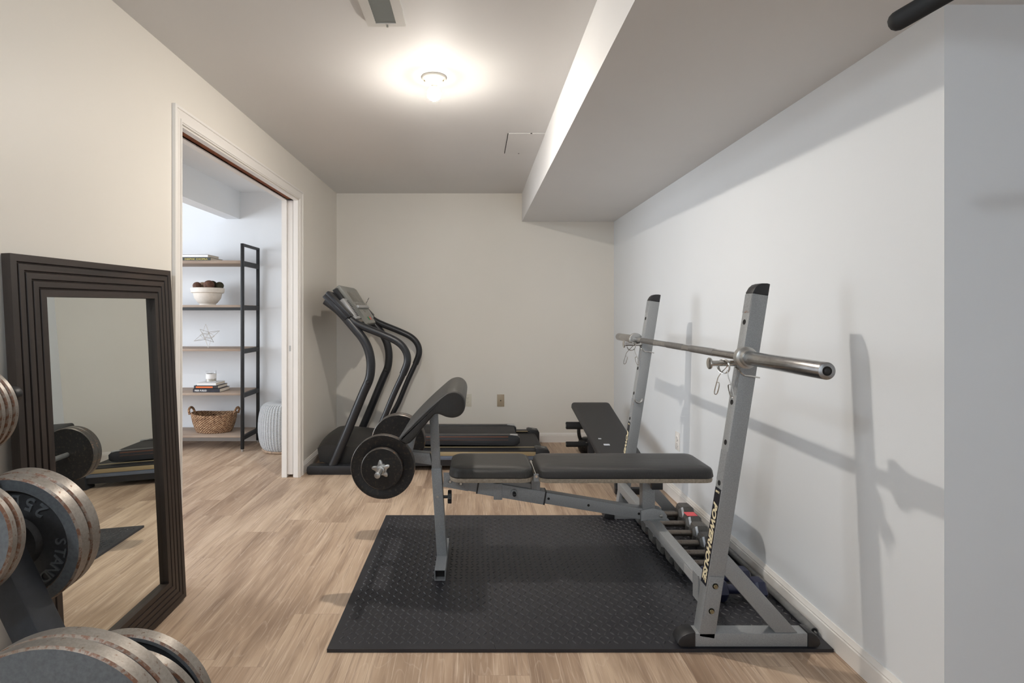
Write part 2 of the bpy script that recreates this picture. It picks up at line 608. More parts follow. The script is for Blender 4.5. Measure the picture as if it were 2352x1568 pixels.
def structure(name, mb, mat, label, angle=38):
    return tag(mb.build(name, mat, None, angle), label, None, None, 'structure')

def text(name, body, mat, parent, Mx, width=None, height=None, bold=0.0, shear=0.0, extrude=0.0004, align='CENTER', material=None):
    cu = bpy.data.curves.new('lettering', 'FONT')
    cu.body = body
    cu.size = 1.0
    cu.align_x = align
    cu.align_y = 'CENTER'
    cu.offset = bold
    cu.shear = shear
    cu.resolution_u = 3
    tmp = bpy.data.objects.new('lettering', cu)
    COL.objects.link(tmp)
    bpy.context.view_layer.update()
    me = bpy.data.meshes.new_from_object(tmp.evaluated_get(bpy.context.evaluated_depsgraph_get()))
    bpy.data.objects.remove(tmp)
    bpy.data.curves.remove(cu)
    xs = [v.co.x for v in me.vertices]
    ys = [v.co.y for v in me.vertices]
    sx = (width / (max(xs) - min(xs))) if width else None
    sy = (height / (max(ys) - min(ys))) if height else sx
    sx = sx or sy
    cx, cy = (max(xs) + min(xs)) / 2, (max(ys) + min(ys)) / 2
    me.transform(Matrix.Diagonal((sx, sy, 1, 1)) @ Matrix.Translation((-cx, -cy, 0)))
    bm = bmesh.new()
    bm.from_mesh(me)
    r = bmesh.ops.extrude_face_region(bm, geom=bm.faces[:])
    bmesh.ops.translate(bm, vec=(0, 0, extrude), verts=[g for g in r['geom'] if isinstance(g, bmesh.types.BMVert)])
    bmesh.ops.recalc_face_normals(bm, faces=bm.faces[:])
    bm.to_mesh(me)
    bm.free()
    me.materials.clear()
    me.transform(Mx)
    me.name = name
    return link_mesh(name, me, mat, parent, 30)

def basis(o, x, y):
    x, y = Vector(x).normalized(), Vector(y).normalized()
    m = Matrix((x, y, x.cross(y))).transposed().to_4x4()
    m.translation = Vector(o)
    return m
XZ = lambda y=0.0: basis((0, y, 0), (1, 0, 0), (0, 0, 1))       # polygon (x, z); extrudes along -Y
YZ = lambda x=0.0: basis((x, 0, 0), (0, 1, 0), (0, 0, 1))       # polygon (y, z); extrudes along +X

def rrect(x0, x1, y0, y1, r, z, n=6):
    pts = []
    for cx, cy, a0 in ((x1 - r, y1 - r, 0), (x0 + r, y1 - r, 90), (x0 + r, y0 + r, 180), (x1 - r, y0 + r, 270)):
        for k in range(n + 1):
            a = radians(a0 + 90 * k / n)
            pts.append((cx + r * cos(a), cy + r * sin(a), z))
    return pts

def cushion(x0, x1, y0, y1, z0, z1, r=0.05, e=0.016, Mx=None):
    L = []
    for ins, z in ((0.004, z0), (0.0, z0 + 0.006), (0.001, z1 - e * 1.6), (0.004, z1 - e * 0.75), (0.010, z1 - e * 0.25), (0.022, z1), (0.05, z1 + 0.004), (0.09, z1 + 0.005)):
        ins = min(ins, (y1 - y0) / 2 - 0.006, (x1 - x0) / 2 - 0.006)
        L.append(rrect(x0 + ins, x1 - ins, y0 + ins, y1 - ins, max(r - ins, 0.004), z))
    if Mx is not None:
        L = [[Mx(p) for p in q] for q in L]
    return MB().rings(L)

# ------------------------------------------------------------------ the setting
XL, XR, YB, ZC = -1.289, 1.285, 4.848, 2.307          # left wall, right wall, back wall, ceiling
YN = 1.432                                            # where the recess's right wall turns the corner
ZS, XS = 2.044, 0.431                                 # soffit underside and its left face
XJ = -1.409                                           # far side of the left wall
DY0, DY1, DZ = 2.288, 3.802, 2.022                    # doorway
structure('floor', MB().box(-5.1, 3.1, -2.4, 5.1, -0.05, 0.0), 'floor', 'pale oak vinyl plank floor running through both rooms')
structure('ceiling', MB().box(XL, 3.1, -2.4, YB, ZC, ZC + 0.08), 'ceiling', 'flat painted ceiling of the exercise room')
structure('wall_back', MB().box(XL - 0.02, XR + 0.1, YB, YB + 0.1, 0, ZC + 0.08), 'wall_warm', 'off-white back wall behind the treadmill')
w = MB()
w.box(XJ, XL, -2.4, DY0, 0, 2.40).box(XJ, XL, DY0, DY1, DZ + 0.16, 2.40)
w.box(-1.319, XL, DY0, DY1, DZ, DZ + 0.16).box(XJ, -1.372, DY0, DY1, DZ, DZ + 0.16)
w.box(-1.319, XL, DY1, 4.9, 0, 2.40).box(XJ, -1.374, DY1, 4.9, 0, 2.40)
structure('wall_left', w, 'wall_warm', 'cream left wall with the cased doorway')
structure('wall_right', MB().box(XR, XR + 0.1, YN, YB, 0, ZC), 'wall_white', 'white right wall behind the squat rack')
structure('wall_near', MB().box(XR + 0.1, 3.1, YN, YN + 0.1, 0, ZC), 'wall_white', 'grey-white wall face turning the corner at far right')
structure('wall_side', MB().box(3.0, 3.1, -2.4, YN, 0, ZC), 'wall_white', 'side wall right of the camera')
w = MB()
w.box(XJ, 3.1, -2.4, -2.3, 0, 0.55).box(XJ, 3.1, -2.4, -2.3, 2.15, ZC).box(XJ, -0.65, -2.4, -2.3, 0.55, 2.15).box(2.05, 3.1, -2.4, -2.3, 0.55, 2.15)  # opening in this wall is made up to hold the fill light
structure('wall_rear', w, 'wall_white', 'wall behind the camera with an opening added for the fill light')
w = MB()
for a in ((-0.65, -0.6, 0.55, 2.15), (2.0, 2.05, 0.55, 2.15), (-0.65, 2.05, 0.55, 0.6), (-0.65, 2.05, 2.1, 2.15), (0.68, 0.72, 0.6, 2.1)):
    w.box(a[0], a[1], -2.36, -2.32, a[2], a[3])
structure('rear_fill_frame', w, 'trim', 'white frame added round the fill light, unseen behind the camera')  # unseen frame, added to go with the fill light
s = MB()
s.prism([(XS, ZS), (3.1, ZS), (3.1, ZC), (XS, ZC)], XZ(YB), 0.0, YB - YN)
s.prism([(XS, ZS), (3.1, ZS), (3.1, ZC), (XS, ZC)], XZ(YN), 0.0, YN + 2.3)
structure('ceiling_soffit', s, 'ceiling', 'boxed soffit along the right side of the ceiling')

# side room through the doorway
structure('wall_adjoining_back', MB().box(-5.1, -1.319, 4.9, 5.0, 0, 2.41), 'wall_cool', 'white back wall of the side room behind the shelf')
structure('wall_adjoining_left', MB().box(-5.1, -5.0, 0.3, 4.9, 0, 2.41), 'wall_cool', 'left wall of the side room')
structure('wall_adjoining_front', MB().box(-5.1, XJ, 0.2, 0.3, 0, 2.41), 'wall_cool', 'near wall of the side room')
structure('ceiling_adjoining', MB().box(-5.1, XJ, 0.2, 5.0, 2.33, 2.41), 'wall_cool', 'ceiling of the side room')
structure('ceiling_beam', MB().box(-2.335, -2.21, 0.3, 4.9, 2.078, 2.33), 'wall_cool', 'boxed white beam under the side room ceiling')

# doorway: jambs, casing, bare header in the pocket slot
t = MB()
t.box(-1.319, XL, DY0 - 0.012, DY0, 0, DZ).box(XJ, -1.372, DY0 - 0.012, DY0, 0, DZ)
structure('trim_1', t, 'trim', 'near white jamb strips of the doorway')
t = MB()
t.box(-1.325, XL - 0.001, DY1 - 0.004, DY1 + 0.02, 0.004, DZ).box(XJ, -1.372, DY1 - 0.004, DY1 + 0.02, 0.004, DZ)
structure('trim_2', t, 'trim', 'far white jamb strips of the doorway')
t = MB()
t.box(-1.321, XL - 0.001, DY0, DY1, DZ - 0.006, DZ + 0.03).box(XJ, -1.372, DY0, DY1, DZ - 0.006, DZ + 0.03)
structure('trim_3', t, 'trim', 'white head jamb strips either side of the pocket slot')
structure('trim_4', MB().box(-1.374, -1.317, DY0, DY1, DZ + 0.006, DZ + 0.15), 'lumber', 'bare brown lumber header showing in the pocket slot')
# casing profile: (across, out)
CP = [(0, 0), (0.066, 0), (0.066, 0.015), (0.058, 0.0165), (0.054, 0.0165), (0.052, 0.0115), (0.045, 0.0135), (0.030, 0.0105), (0.0185, 0.0085), (0.0165, 0.0125), (0.007, 0.0115), (0.005, 0.0085), (0, 0.007)]
def casing(name, a, b, outer, label):
    """mitred casing board: a/b = inner ends (y,z), outer = unit direction from the opening outwards"""
    d = Vector(b) - Vector(a)
    d.normalize()
    o = Vector(outer)
    L0 = [(XL + q, a[0] + o[0] * p - d[0] * p * casing.m0, a[1] + o[1] * p - d[1] * p * casing.m0) for p, q in CP]
    L1 = [(XL + q, b[0] + o[0] * p + d[0] * p * casing.m1, b[1] + o[1] * p + d[1] * p * casing.m1) for p, q in CP]
    structure(name, MB().rings([L0, L1]), 'trim', label, 25)
casing.m0, casing.m1 = 0, 1
casing('trim_5', (DY0 - 0.003, 0), (DY0 - 0.003, DZ + 0.003), (-1, 0), 'white casing up the near side of the doorway')
casing('trim_6', (DY1 + 0.005, 0), (DY1 + 0.005, DZ + 0.003), (1, 0), 'white casing up the far side of the doorway')
casing.m0, casing.m1 = 1, 1
casing('trim_7', (DY0 - 0.003, DZ + 0.003), (DY1 + 0.005, DZ + 0.003), (0, 1), 'white casing over the doorway')
d = tag(thing('door_1', 'white pocket door slid into the wall, its edge showing', None, (-1.349, DY1 + 0.004, 0.02)), 'white pocket door slid into the wall with only its edge showing', None, None, 'structure')
MB().box(-1.3705, -1.331, DY1 + 0.004, DY1 + 0.72, 0.022, DZ - 0.004, bev=0.002).build('door_slab', 'trim', d)
MB().box(-1.356, -1.346, DY1 + 0.002, DY1 + 0.006, 0.92, 0.96).build('edge_pull', 'zinc', d)

BP = [(0, 0), (0.013, 0), (0.013, 0.062), (0.010, 0.066), (0.0115, 0.071), (0.006, 0.080), (0.004, 0.087), (0, 0.087)]
def base(name, f, a, b, label):
    structure(name, MB().rings([[f(p, q, a) for p, q in BP], [f(p, q, b) for p, q in BP]]), 'trim', label, 25)
base('baseboard_back', lambda p, q, t: (t, YB - p, q), XL, XR, 'white baseboard along the back wall')
base('baseboard_right', lambda p, q, t: (XR - p, t, q), YN, YB, 'white baseboard along the right wall')
base('baseboard_left', lambda p, q, t: (XL + p, t, q), DY1 + 0.071, YB, 'short white baseboard between doorway and back corner')
base('baseboard_near', lambda p, q, t: (XL + p, t, q), -2.3, DY0 - 0.07, 'white baseboard behind the leaning mirror')
base('baseboard_adjoining', lambda p, q, t: (t, 4.9 - p, q), -5.0, XJ, 'white baseboard behind the shelf in the side room')

# ------------------------------------------------------------------ ceiling fittings
L = thing('ceiling_light', 'lit bare bulb in a white porcelain lampholder on the ceiling', 'ceiling light', (-0.195, 2.46, ZC))
MB().lathe([(0, 0), (0.058, 0), (0.058, -0.006), (0.055, -0.010), (0.050, -0.012), (0.044, -0.020), (0.028, -0.026), (0.0, -0.026)], Matrix.Translation((-0.195, 2.46, ZC))).build('canopy', 'porcelain', L)
MB().lathe([(0.0, -0.020), (0.025, -0.022), (0.0225, -0.033), (0.0215, -0.036), (0.0165, -0.037), (0.0, -0.037)], Matrix.Translation((-0.195, 2.46, ZC)), 32).build('socket', 'porcelain', L)
for sx in (-1, 1):
    MB().cyl((-0.195 + sx * 0.043, 2.46 - 0.01, ZC - 0.017), (-0.195 + sx * 0.043, 2.46 - 0.01, ZC - 0.0225), 0.0035, seg=10).build('screw', 'brassy', L)
R0, CUT = 0.033, 53                                   # globe radius; the upper shoulder of the globe glows only weakly
arc = lambda d0, d1, n: [(R0 * sin(radians(d0 + (d1 - d0) * k / n)), -0.070 - R0 * cos(radians(d0 + (d1 - d0) * k / n))) for k in range(n + 1)]
TB = Matrix.Translation((-0.195, 2.46, ZC - 0.006))
MB().lathe([(0.0, -0.010), (0.0125, -0.010), (0.0150, -0.030)] + arc(152, 140, 2), TB, 32).build('bulb_neck', 'porcelain', L)
MB().lathe(arc(140, CUT, 6), TB, 32).build('bulb_shoulder', 'bulb_shoulder', L)
MB().lathe(arc(CUT, 0, 12), TB, 32).build('bulb', 'bulb', L)

V = thing('ceiling_vent', 'white louvred air register on the ceiling at the top edge', 'vent', (-0.338, 1.83, ZC))
f = MB()
x0, x1, y0, y1 = -0.411, -0.266, 1.64, 1.998
for a in ((x0, x0 + 0.034, y0, y1), (x1 - 0.034, x1, y0, y1), (x0 + 0.034, x1 - 0.034, y0, y0 + 0.022), (x0 + 0.034, x1 - 0.034, y1 - 0.022, y1)):
    f.box(a[0], a[1], a[2], a[3], ZC - 0.014, ZC)
f.build('frame', 'vent_white', V)
MB().box(x0 + 0.03, x1 - 0.03, y0 + 0.02, y1 - 0.02, ZC - 0.002, ZC - 0.0005).build('duct_back', 'dark_gap', V)
sl = 0
y = y0 + 0.030
while y < y1 - 0.024:
    MB().beam((x0 + 0.034, y, ZC - 0.008), (x1 - 0.034, y, ZC - 0.008), (0, 1, -0.75), 0.0135, 0.0012).build('slat', 'vent_slat', V)
    y += 0.0143
MB().cyl((-0.335, y1 - 0.010, ZC - 0.014), (-0.335, y1 - 0.010, ZC - 0.021), 0.004, seg=12).build('lever', 'zinc', V)

P = thing('ceiling_patch', 'square cut drywall patch in the ceiling beside the soffit', 'ceiling patch', (0.317, 3.42, ZC))
MB().box(0.204, 0.430, 3.222, 3.628, ZC - 0.0025, ZC - 0.0002).build('panel', 'ceiling', P)
MB().box(0.1995, 0.204, 3.222, 3.628, ZC - 0.002, ZC - 0.0002).build('gap', 'dark_gap', P)
for c in ((0.345, 3.222), (0.300, 3.628)):
    MB().ball((c[0], c[1], ZC - 0.002), 0.006, sz=0.35, u=10, v=6).build('nick', 'dark_gap', P)

# ------------------------------------------------------------------ wall plates
def outlet(label, loc, nrm, mat='ivory'):
    o = thing('wall_outlet', label, 'outlet', loc)
    T = at(loc, nrm, (0, 0, 1))
    MB().box(-0.035, 0.035, -0.0575, 0.0575, 0, 0.005, bev=0.002, mat=T).build('cover_plate', mat, o)
    for s in (-1, 1):
        r = MB()
        r.lathe([(0, 0.005), (0.0165, 0.005), (0.0155, 0.008), (0, 0.008)], T @ Matrix.Translation((0, s * 0.0195, 0)), 24)
        for q in (-0.006, 0.006):
            r.box(q - 0.001, q + 0.001, s * 0.0195 - 0.001, s * 0.0195 + 0.007, 0.0079, 0.0083, mi=1, mat=T)
        r.cyl(T @ Vector((0, s * 0.0195 - 0.007, 0.0079)), T @ Vector((0, s * 0.0195 - 0.007, 0.0083)), 0.002, seg=10, mi=1)
        r.build('receptacle', [mat, 'dark_gap'], o)
    MB().cyl(T @ Vector((0, 0, 0.005)), T @ Vector((0, 0, 0.0066)), 0.003, seg=12).build('screw', 'zinc', o)
    return o
outlet('ivory double outlet low on the back wall, beside the rolled pad', (-0.0725, YB, 0.388), (0, -1, 0))
outlet('white double outlet low on the right wall behind the rack', (XR, 3.316, 0.385), (-1, 0, 0), 'trim')
o = thing('cable_plate', 'beige cable jack plate low on the back wall', 'wall plate', (0.234, YB, 0.386))
T = at((0.234, YB, 0.386), (0, -1, 0))
MB().box(-0.033, 0.033, -0.0565, 0.0565, 0, 0.005, bev=0.002, mat=T).build('cover_plate', 'beige_plate', o)
MB().cyl(T @ Vector((0, 0, 0.005)), T @ Vector((0, 0, 0.014)), 0.0045, seg=12).build('jack', 'dark_gap', o)
for q in (-0.042, 0.042):
    MB().cyl(T @ Vector((0, q, 0.005)), T @ Vector((0, q, 0.0062)), 0.0025, seg=10).build('screw', 'zinc', o)

# ------------------------------------------------------------------ interlocking foam mat: six tiles
MX0, MY0, TX, TY, MT = -0.525, 1.846, 0.597, 0.611, 0.012
def teeth(n, a, b):
    """square-wave edge between a and b as (along, offset)"""
    pts = []
    for k in range(n):
        t0, t1 = a + (b - a) * k / n, a + (b - a) * (k + 1) / n
        s = 0.006 if k % 2 else -0.006
        pts += [(t0, s), (t1, s)]
    return pts
def foam_tile(i, j, label):
    x0, x1, y0, y1 = MX0 + TX * i, MX0 + TX * (i + 1), MY0 + TY * j, MY0 + TY * (j + 1)
    g = 0.0006
    poly = []
    n = 24
    bot = [(x, y0 + s + g) for x, s in teeth(n, x0, x1)] if j > 0 else [(x0, y0), (x1, y0)]
    rig = [(x1 + s - g, y) for y, s in teeth(n, y0, y1)] if i < 2 else [(x1, y0), (x1, y1)]
    top = [(x, y1 + s - g) for x, s in teeth(n, x0, x1)] if j < 1 else [(x0, y1), (x1, y1)]
    lef = [(x0 + s + g, y) for y, s in teeth(n, y0, y1)] if i > 0 else [(x0, y0), (x0, y1)]
    bot = [p for p in bot if x0 + 0.013 < p[0] < x1 - 0.013] if j > 0 else bot
    top = [p for p in top if x0 + 0.013 < p[0] < x1 - 0.013] if j < 1 else top
    rig = [p for p in rig if y0 + 0.013 < p[1] < y1 - 0.013] if i < 2 else rig
    lef = [p for p in lef if y0 + 0.013 < p[1] < y1 - 0.013] if i > 0 else lef
    gx0, gx1, gy0, gy1 = x0 + (g if i > 0 else 0), x1 - (g if i < 2 else 0), y0 + (g if j > 0 else 0), y1 - (g if j < 1 else 0)
    seq = [(gx0, gy0)] + bot + [(gx1, gy0)] + rig + [(gx1, gy1)] + top[::-1] + [(gx0, gy1)] + lef[::-1]
    for p in seq:
        if not poly or (abs(p[0] - poly[-1][0]) + abs(p[1] - poly[-1][1])) > 1e-5:
            poly.append(p)
    if abs(poly[0][0] - poly[-1][0]) + abs(poly[0][1] - poly[-1][1]) < 1e-5:
        poly.pop()
    m = MB()
    m.prism(poly, Matrix(), 0.0005, MT)
    if True:
        nx, ny = 24, 24
        for a in range(nx):
            for b in range(ny):
                cx, cy = x0 + TX * (a + 0.5) / nx, y0 + TY * (b + 0.5) / ny
                if not (x0 + (0.011 if i > 0 else 0.02) < cx < x1 - (0.011 if i < 2 else 0.02) and y0 + (0.011 if j > 0 else 0.02) < cy < y1 - (0.011 if j < 1 else 0.02)):
                    continue
                ang = radians(52 if (a + b) % 2 else -52) + random.uniform(-0.06, 0.06)
                ca, sa = cos(ang), sin(ang)
                loops = []
                for sc, z in ((1.0, MT - 0.0002), (0.72, MT + 0.0019), (0.35, MT + 0.0027)):
                    loops.append([(cx + ca * 0.0125 * sc * cos(u) - sa * 0.0042 * sc * sin(u), cy + sa * 0.0125 * sc * cos(u) + ca * 0.0042 * sc * sin(u), z) for u in [2 * pi * q / 8 for q in range(8)]])
                m.rings(loops, cap0=False)
    o = m.build('foam_tile', 'black_rubber', None, 50, recalc=False)
    tag(o, label, 'floor mat', 'interlocking black foam tiles under the bench')
    return origin_to(o, ((x0 + x1) / 2, (y0 + y1) / 2, 0))
names = {(0, 0): 'black diamond-tread foam tile at the mat\'s front left corner',
         (1, 0): 'black diamond-tread foam tile at the middle of the mat\'s front edge',
         (2, 0): 'black diamond-tread foam tile under the near foot of the rack',
         (0, 1): 'black diamond-tread foam tile under the bench\'s front foot, back left of the mat',
         (1, 1): 'black diamond-tread foam tile at the middle of the mat\'s back edge',
         (2, 1): 'black diamond-tread foam tile under the row of dumbbells, back right of the mat'}
for (i, j), lb in names.items():
    foam_tile(i, j, lb)
G0 = MT + 0.0029                                     # things standing on the mat

# ------------------------------------------------------------------ squat rack
RK = thing('squat_rack', 'grey steel squat rack with two leaning uprights holding a bar', 'squat rack', (0.95, 2.45, G0))
def rack_side(Y, dx):
    Yf, Yb = Y, Y + 0.05
    yc = (Yf + Yb) / 2
    tilt = lambda z: 0.8235 + dx + (z - 0.06) * 0.1564       # upright centre line
    MB().box(0.780 + dx, 1.179 + dx, Yf, Yb, G0, 0.062, bev=0.002).build('base_foot', 'steel_grey', RK)
    # rounded rubber caps
    for sx, xa in ((-1, 0.780 + dx), (1, 1.179 + dx)):
        Lx = 0.062 if sx < 0 else 0.045
        poly = [(xa, G0), (xa + sx * Lx * 0.8, G0), (xa + sx * Lx, G0 + 0.012)] + [(xa + sx * Lx * cos(a), G0 + 0.012 + 0.040 * sin(a)) for a in [radians(q) for q in (20, 40, 60, 75, 90)]]
        if sx < 0:
            poly = poly[::-1]
        MB().prism(poly, XZ(0), -Yb - 0.003, -Yf + 0.003, bev=0.003).build('foot_cap', 'black_plastic', RK)
    u = MB()
    p0, p1 = Vector((tilt(0.046), yc, 0.046)), Vector((tilt(1.265), yc, 1.265))
    u.beam(p0, p1, (0, 1, 0), 0.05, 0.058, bev=0.003)
    axis = (p1 - p0).normalized()
    left = Vector((-axis.z, 0, axis.x))                    # outward normal of the left face
    up = u.build('upright', 'steel_grey', RK)
    for z in (0.584, 0.730, 0.874, 1.162):
        c = Vector((tilt(z), yc, z)) + left * 0.0291
        MB().lathe([(0, 0.0004), (0.0085, 0.0004), (0.0095, 0.0009), (0.0095, -0.001)], at(c, left), 20).build('pin_hole', 'dark_gap', up)
    for z0, z1 in ((1.195, 1.262), (0.902, 1.0), (0.592, 0.70)):
        a, b = Vector((tilt(z0), yc, z0)) + left * 0.0292, Vector((tilt(z1), yc, z1)) + left * 0.0292
        MB().beam(a, b, (0, 1, 0), 0.046, 0.0008).build('wear_plate', 'steel_edge', up)
    # end cap, quarter-round
    h = 0.058
    pl = [(-h / 2, 0.0), (h / 2, 0.0), (h / 2, 0.042), (h / 2 - 0.01, 0.043), (0.0, 0.040), (-0.012, 0.034), (-0.022, 0.022), (-h / 2, 0.004)]
    Mx = basis(p1, (axis.z, 0, -axis.x), axis)
    MB().prism(pl, Mx, -0.0255, 0.0255, bev=0.004).build('end_cap', 'black_plastic', up)
    # brace with its weld plates
    MB().prism([(0.893 + dx, 0.345), (0.882 + dx, 0.272), (1.066 + dx, 0.0625), (1.146 + dx, 0.0625)], XZ(0), -Yb + 0.003, -Yf - 0.003, bev=0.002).build('brace', 'steel_grey', RK)
    g = [Vector((tilt(z), 0, z)) for z in (0.115, 0.265)]
    MB().prism([(g[0].x - 0.024, 0.115), (g[0].x + 0.024, 0.113), (g[1].x + 0.025, 0.262), (g[1].x - 0.024, 0.265)], XZ(Yf), 0, 0.003, bev=0.001).build('gusset', 'steel_grey', up)
    for z in (0.231, 0.143):
        c = Vector((tilt(z), Yf - 0.003, z))
        MB().lathe([(0, 0.006), (0.0065, 0.006), (0.0075, 0.004), (0.0075, 0), (0.0105, 0), (0.0105, -0.001)], at(c, (0, -1, 0)), 16).build('bolt', 'brassy', up)
    # bar peg through the upright with a flat disc on its end
    zc = 1.018
    xl = tilt(zc) - 0.03
    pg = MB()
    pg.cyl((xl - 0.098, yc, zc), (xl + 0.085, yc, zc), 0.0105, seg=20)
    pg.cyl((xl - 0.104, yc, zc), (xl - 0.098, yc, zc), 0.021, seg=28, bev=0.001)
    peg = pg.build('bar_peg', 'chrome', up)
    # wire keeper round the front of the upright
    MB().tube(smooth_path([(xl - 0.012, yc - 0.01, zc - 0.012), (xl - 0.010, Yf - 0.006, zc - 0.022), (xl + 0.002, Yf - 0.012, zc - 0.036), (xl + 0.02, Yf - 0.008, zc - 0.040), (xl + 0.062, Yf - 0.006, zc - 0.048)], 5), 0.0028, 8).build('wire_keeper', 'chrome', peg)
    # sticker down the left face
    a, b = Vector((tilt(0.222), yc, 0.222)) + left * 0.0293, Vector((tilt(0.565), yc, 0.565)) + left * 0.0293
    MB().beam(a, b, (0, 1, 0), 0.043, 0.0006).build('sticker', 'sticker_navy', up)
    st = kids(up)[-1]
    mid = (a + b) / 2 + left * 0.0004
    T = basis(mid - axis * 0.022, -axis, (0, -1, 0))
    text('lettering', 'POWERHOUSE', 'sticker_gold', st, T, width=0.285, height=0.032, bold=0.045, shear=0.25)
    T2 = basis(mid + axis * 0.160, -Vector((0, 1, 0)) * 1.0, axis)
    text('maker_lettering', 'IMPEX', 'sticker_gold', st, T2, width=0.030, bold=0.02, shear=0.2)
rack_side(1.854, 0.0)
rack_side(3.0, 0.018)
MB().box(0.816, 0.859, 1.903, 3.002, 0.184, 0.229, bev=0.002).build('crossbar', 'steel_grey', RK)
MB().beam((0.8135, 1.928, 0.145), (0.8135, 1.928, 0.240), (0, 1, 0), 0.046, 0.004).build('weld_plate', 'steel_grey', RK)
MB().box(0.8145, 0.8165, 1.96, 2.04, 0.190, 0.222).build('data_label', 'console_silver', RK)

# stub hook low on the far upright
MB().tube([(0.935 + 0.020 * cos(a), 2.994, 0.705 + 0.020 * sin(a)) for a in [radians(q) for q in range(175, 371, 15)]], 0.006, 8).build('spare_hook', 'zinc', RK)

# ------------------------------------------------------------------ barbell
BY = [1.374, 1.782, 3.088, 3.436]
def bp(y):
    k = (y - BY[0]) / (BY[3] - BY[0])
    return Vector((0.925 + 0.020 * k, y, 1.0465 - 0.0042 * k))
BB = thing('barbell', 'long chrome barbell lying across the squat rack', 'barbell', bp(2.4))
MB().cyl(bp(BY[1]), bp(BY[2]), 0.0145, seg=28).build('shaft', 'chrome_worn', BB)
for ya, yb in ((2.03, 2.26), (2.34, 2.55), (2.72, 2.94)):
    MB().cyl(bp(ya), bp(yb), 0.0149, seg=28).build('knurling', 'knurl', BB)
for ye, yc, sg in ((BY[0], BY[1], -1), (BY[3], BY[2], 1)):
    MB().cyl(bp(ye), bp(yc), 0.0236, seg=36, bev=0.003).build('sleeve', 'chrome_worn', BB)
    cl = MB()
    Mx = at(bp(yc + sg * 0.018), bp(yc) - bp(ye))
    cl.lathe([(0.0145, 0.045), (0.0365, 0.045), (0.0375, 0.044), (0.0375, 0.022), (0.0365, 0.021), (0.029, 0.018), (0.0285, 0.001), (0.0275, 0.0), (0.0236, 0.0)], Mx, 48)
    cl.build('collar', 'zinc', BB)
    e = bp(ye)
    n = (bp(ye) - bp(yc)).normalized()
    MB().lathe([(0, 0.0006), (0.0125, 0.0006), (0.013, -0.002)], at(e, n), 28).build('end_bore', 'dark_gap', BB)
    MB().lathe([(0, 0.0022), (0.0055, 0.0022), (0.0075, 0.0012), (0.0075, 0.0)], at(e, n), 20).build('end_bolt', 'black_plastic', BB)

# spring clips hanging from the pegs
def spring_clip(label, c, rz):
    t = thing('spring_collar', label, 'barbell clip', c, 'chrome spring clips hanging on the rack pegs')
    R = Matrix.Translation(c) @ Matrix.Rotation(rz, 4, 'Z')
    r = 0.0245
    zc = -r + 0.0134
    coil = []
    for k in range(0, 97):
        a = radians(-60 + k * (360 * 2 + 300) / 96)
        coil.append(R @ Vector((-0.006 + 0.012 * k / 96, r * sin(a), zc - r * cos(a))))
    MB().tube(coil, 0.0019, 8).build('coil', 'chrome', t)
    for s, x in ((1, -0.006), (-1, 0.006)):
        a = radians(-60 if s > 0 else 240)
        st = Vector((x, r * sin(a), zc - r * cos(a)))
        k = -1 if s > 0 else 1
        pts = [st, Vector((x, k * 0.024, zc - 0.034)), Vector((x, k * 0.036, zc - 0.062)), Vector((x, k * 0.046, zc - 0.100)),
               Vector((x, k * 0.040, zc - 0.106)), Vector((x, k * 0.032, zc - 0.098)), Vector((x, k * 0.024, zc - 0.066)), Vector((x, k * 0.034, zc - 0.060))]
        MB().tube(smooth_path([R @ p for p in pts], 4), 0.0019, 8).build('handle_loop', 'chrome', t)
    return t
spring_clip('chrome spring clip hanging on the near rack peg', Vector((0.893, 1.879, 1.018)), radians(24))
spring_clip('chrome spring clip hanging on the far rack peg', Vector((0.902, 3.025, 1.018)), radians(58))

# ------------------------------------------------------------------ weight bench
YC = 2.475
WB = thing('weight_bench', 'grey and black weight bench with preacher curl pad, on the mat', 'weight bench', (0.3, YC, G0))
# front foot: an open square tube
ft = MB()
oy0, oy1 = 2.312, 2.640
for a in ((-0.181, -0.178, 0.015, 0.062), (-0.136, -0.133, 0.015, 0.062), (-0.178, -0.136, 0.015, 0.018), (-0.178, -0.136, 0.059, 0.062)):
    ft.box(a[0], a[1], oy0, oy1, a[2], a[3])
ft.build('front_foot', 'steel_grey', WB)
MB().box(-0.178, -0.136, oy0 + 0.03, oy1 - 0.03, 0.018, 0.059).build('tube_hollow', 'dark_gap', WB)
MB().beam((-0.157, YC, 0.060), (-0.184, YC, 0.470), (0, 1, 0), 0.05, 0.047, bev=0.003).build('front_post', 'steel_grey', WB)
MB().beam((-0.184, YC, 0.440), (-0.199, YC, 0.750), (0, 1, 0), 0.042, 0.040, bev=0.003).build('curl_post', 'steel_grey', WB)
kn = MB()
kn.cyl((-0.155, YC - 0.004, 0.330), (-0.128, YC - 0.004, 0.330), 0.007, seg=14)
kn.build('knob_screw', 'black_plastic', WB)
kn2 = MB()
Mx = at((-0.130, YC - 0.004, 0.330), (1, 0, 0))
pts = []
for k in range(48):
    a = 2 * pi * k / 48
    pts.append(((0.030 + 0.0022 * cos(8 * a)) * cos(a), (0.030 + 0.0022 * cos(8 * a)) * sin(a)))
kn2.prism(pts, Mx, 0, 0.017, bev=0.002)
kn2.build('knob', 'black_plastic', WB)
MB().cyl((-0.178, YC - 0.03, 0.338), (-0.178, YC - 0.022, 0.338), 0.006, seg=12).build('bolt', 'zinc', WB)
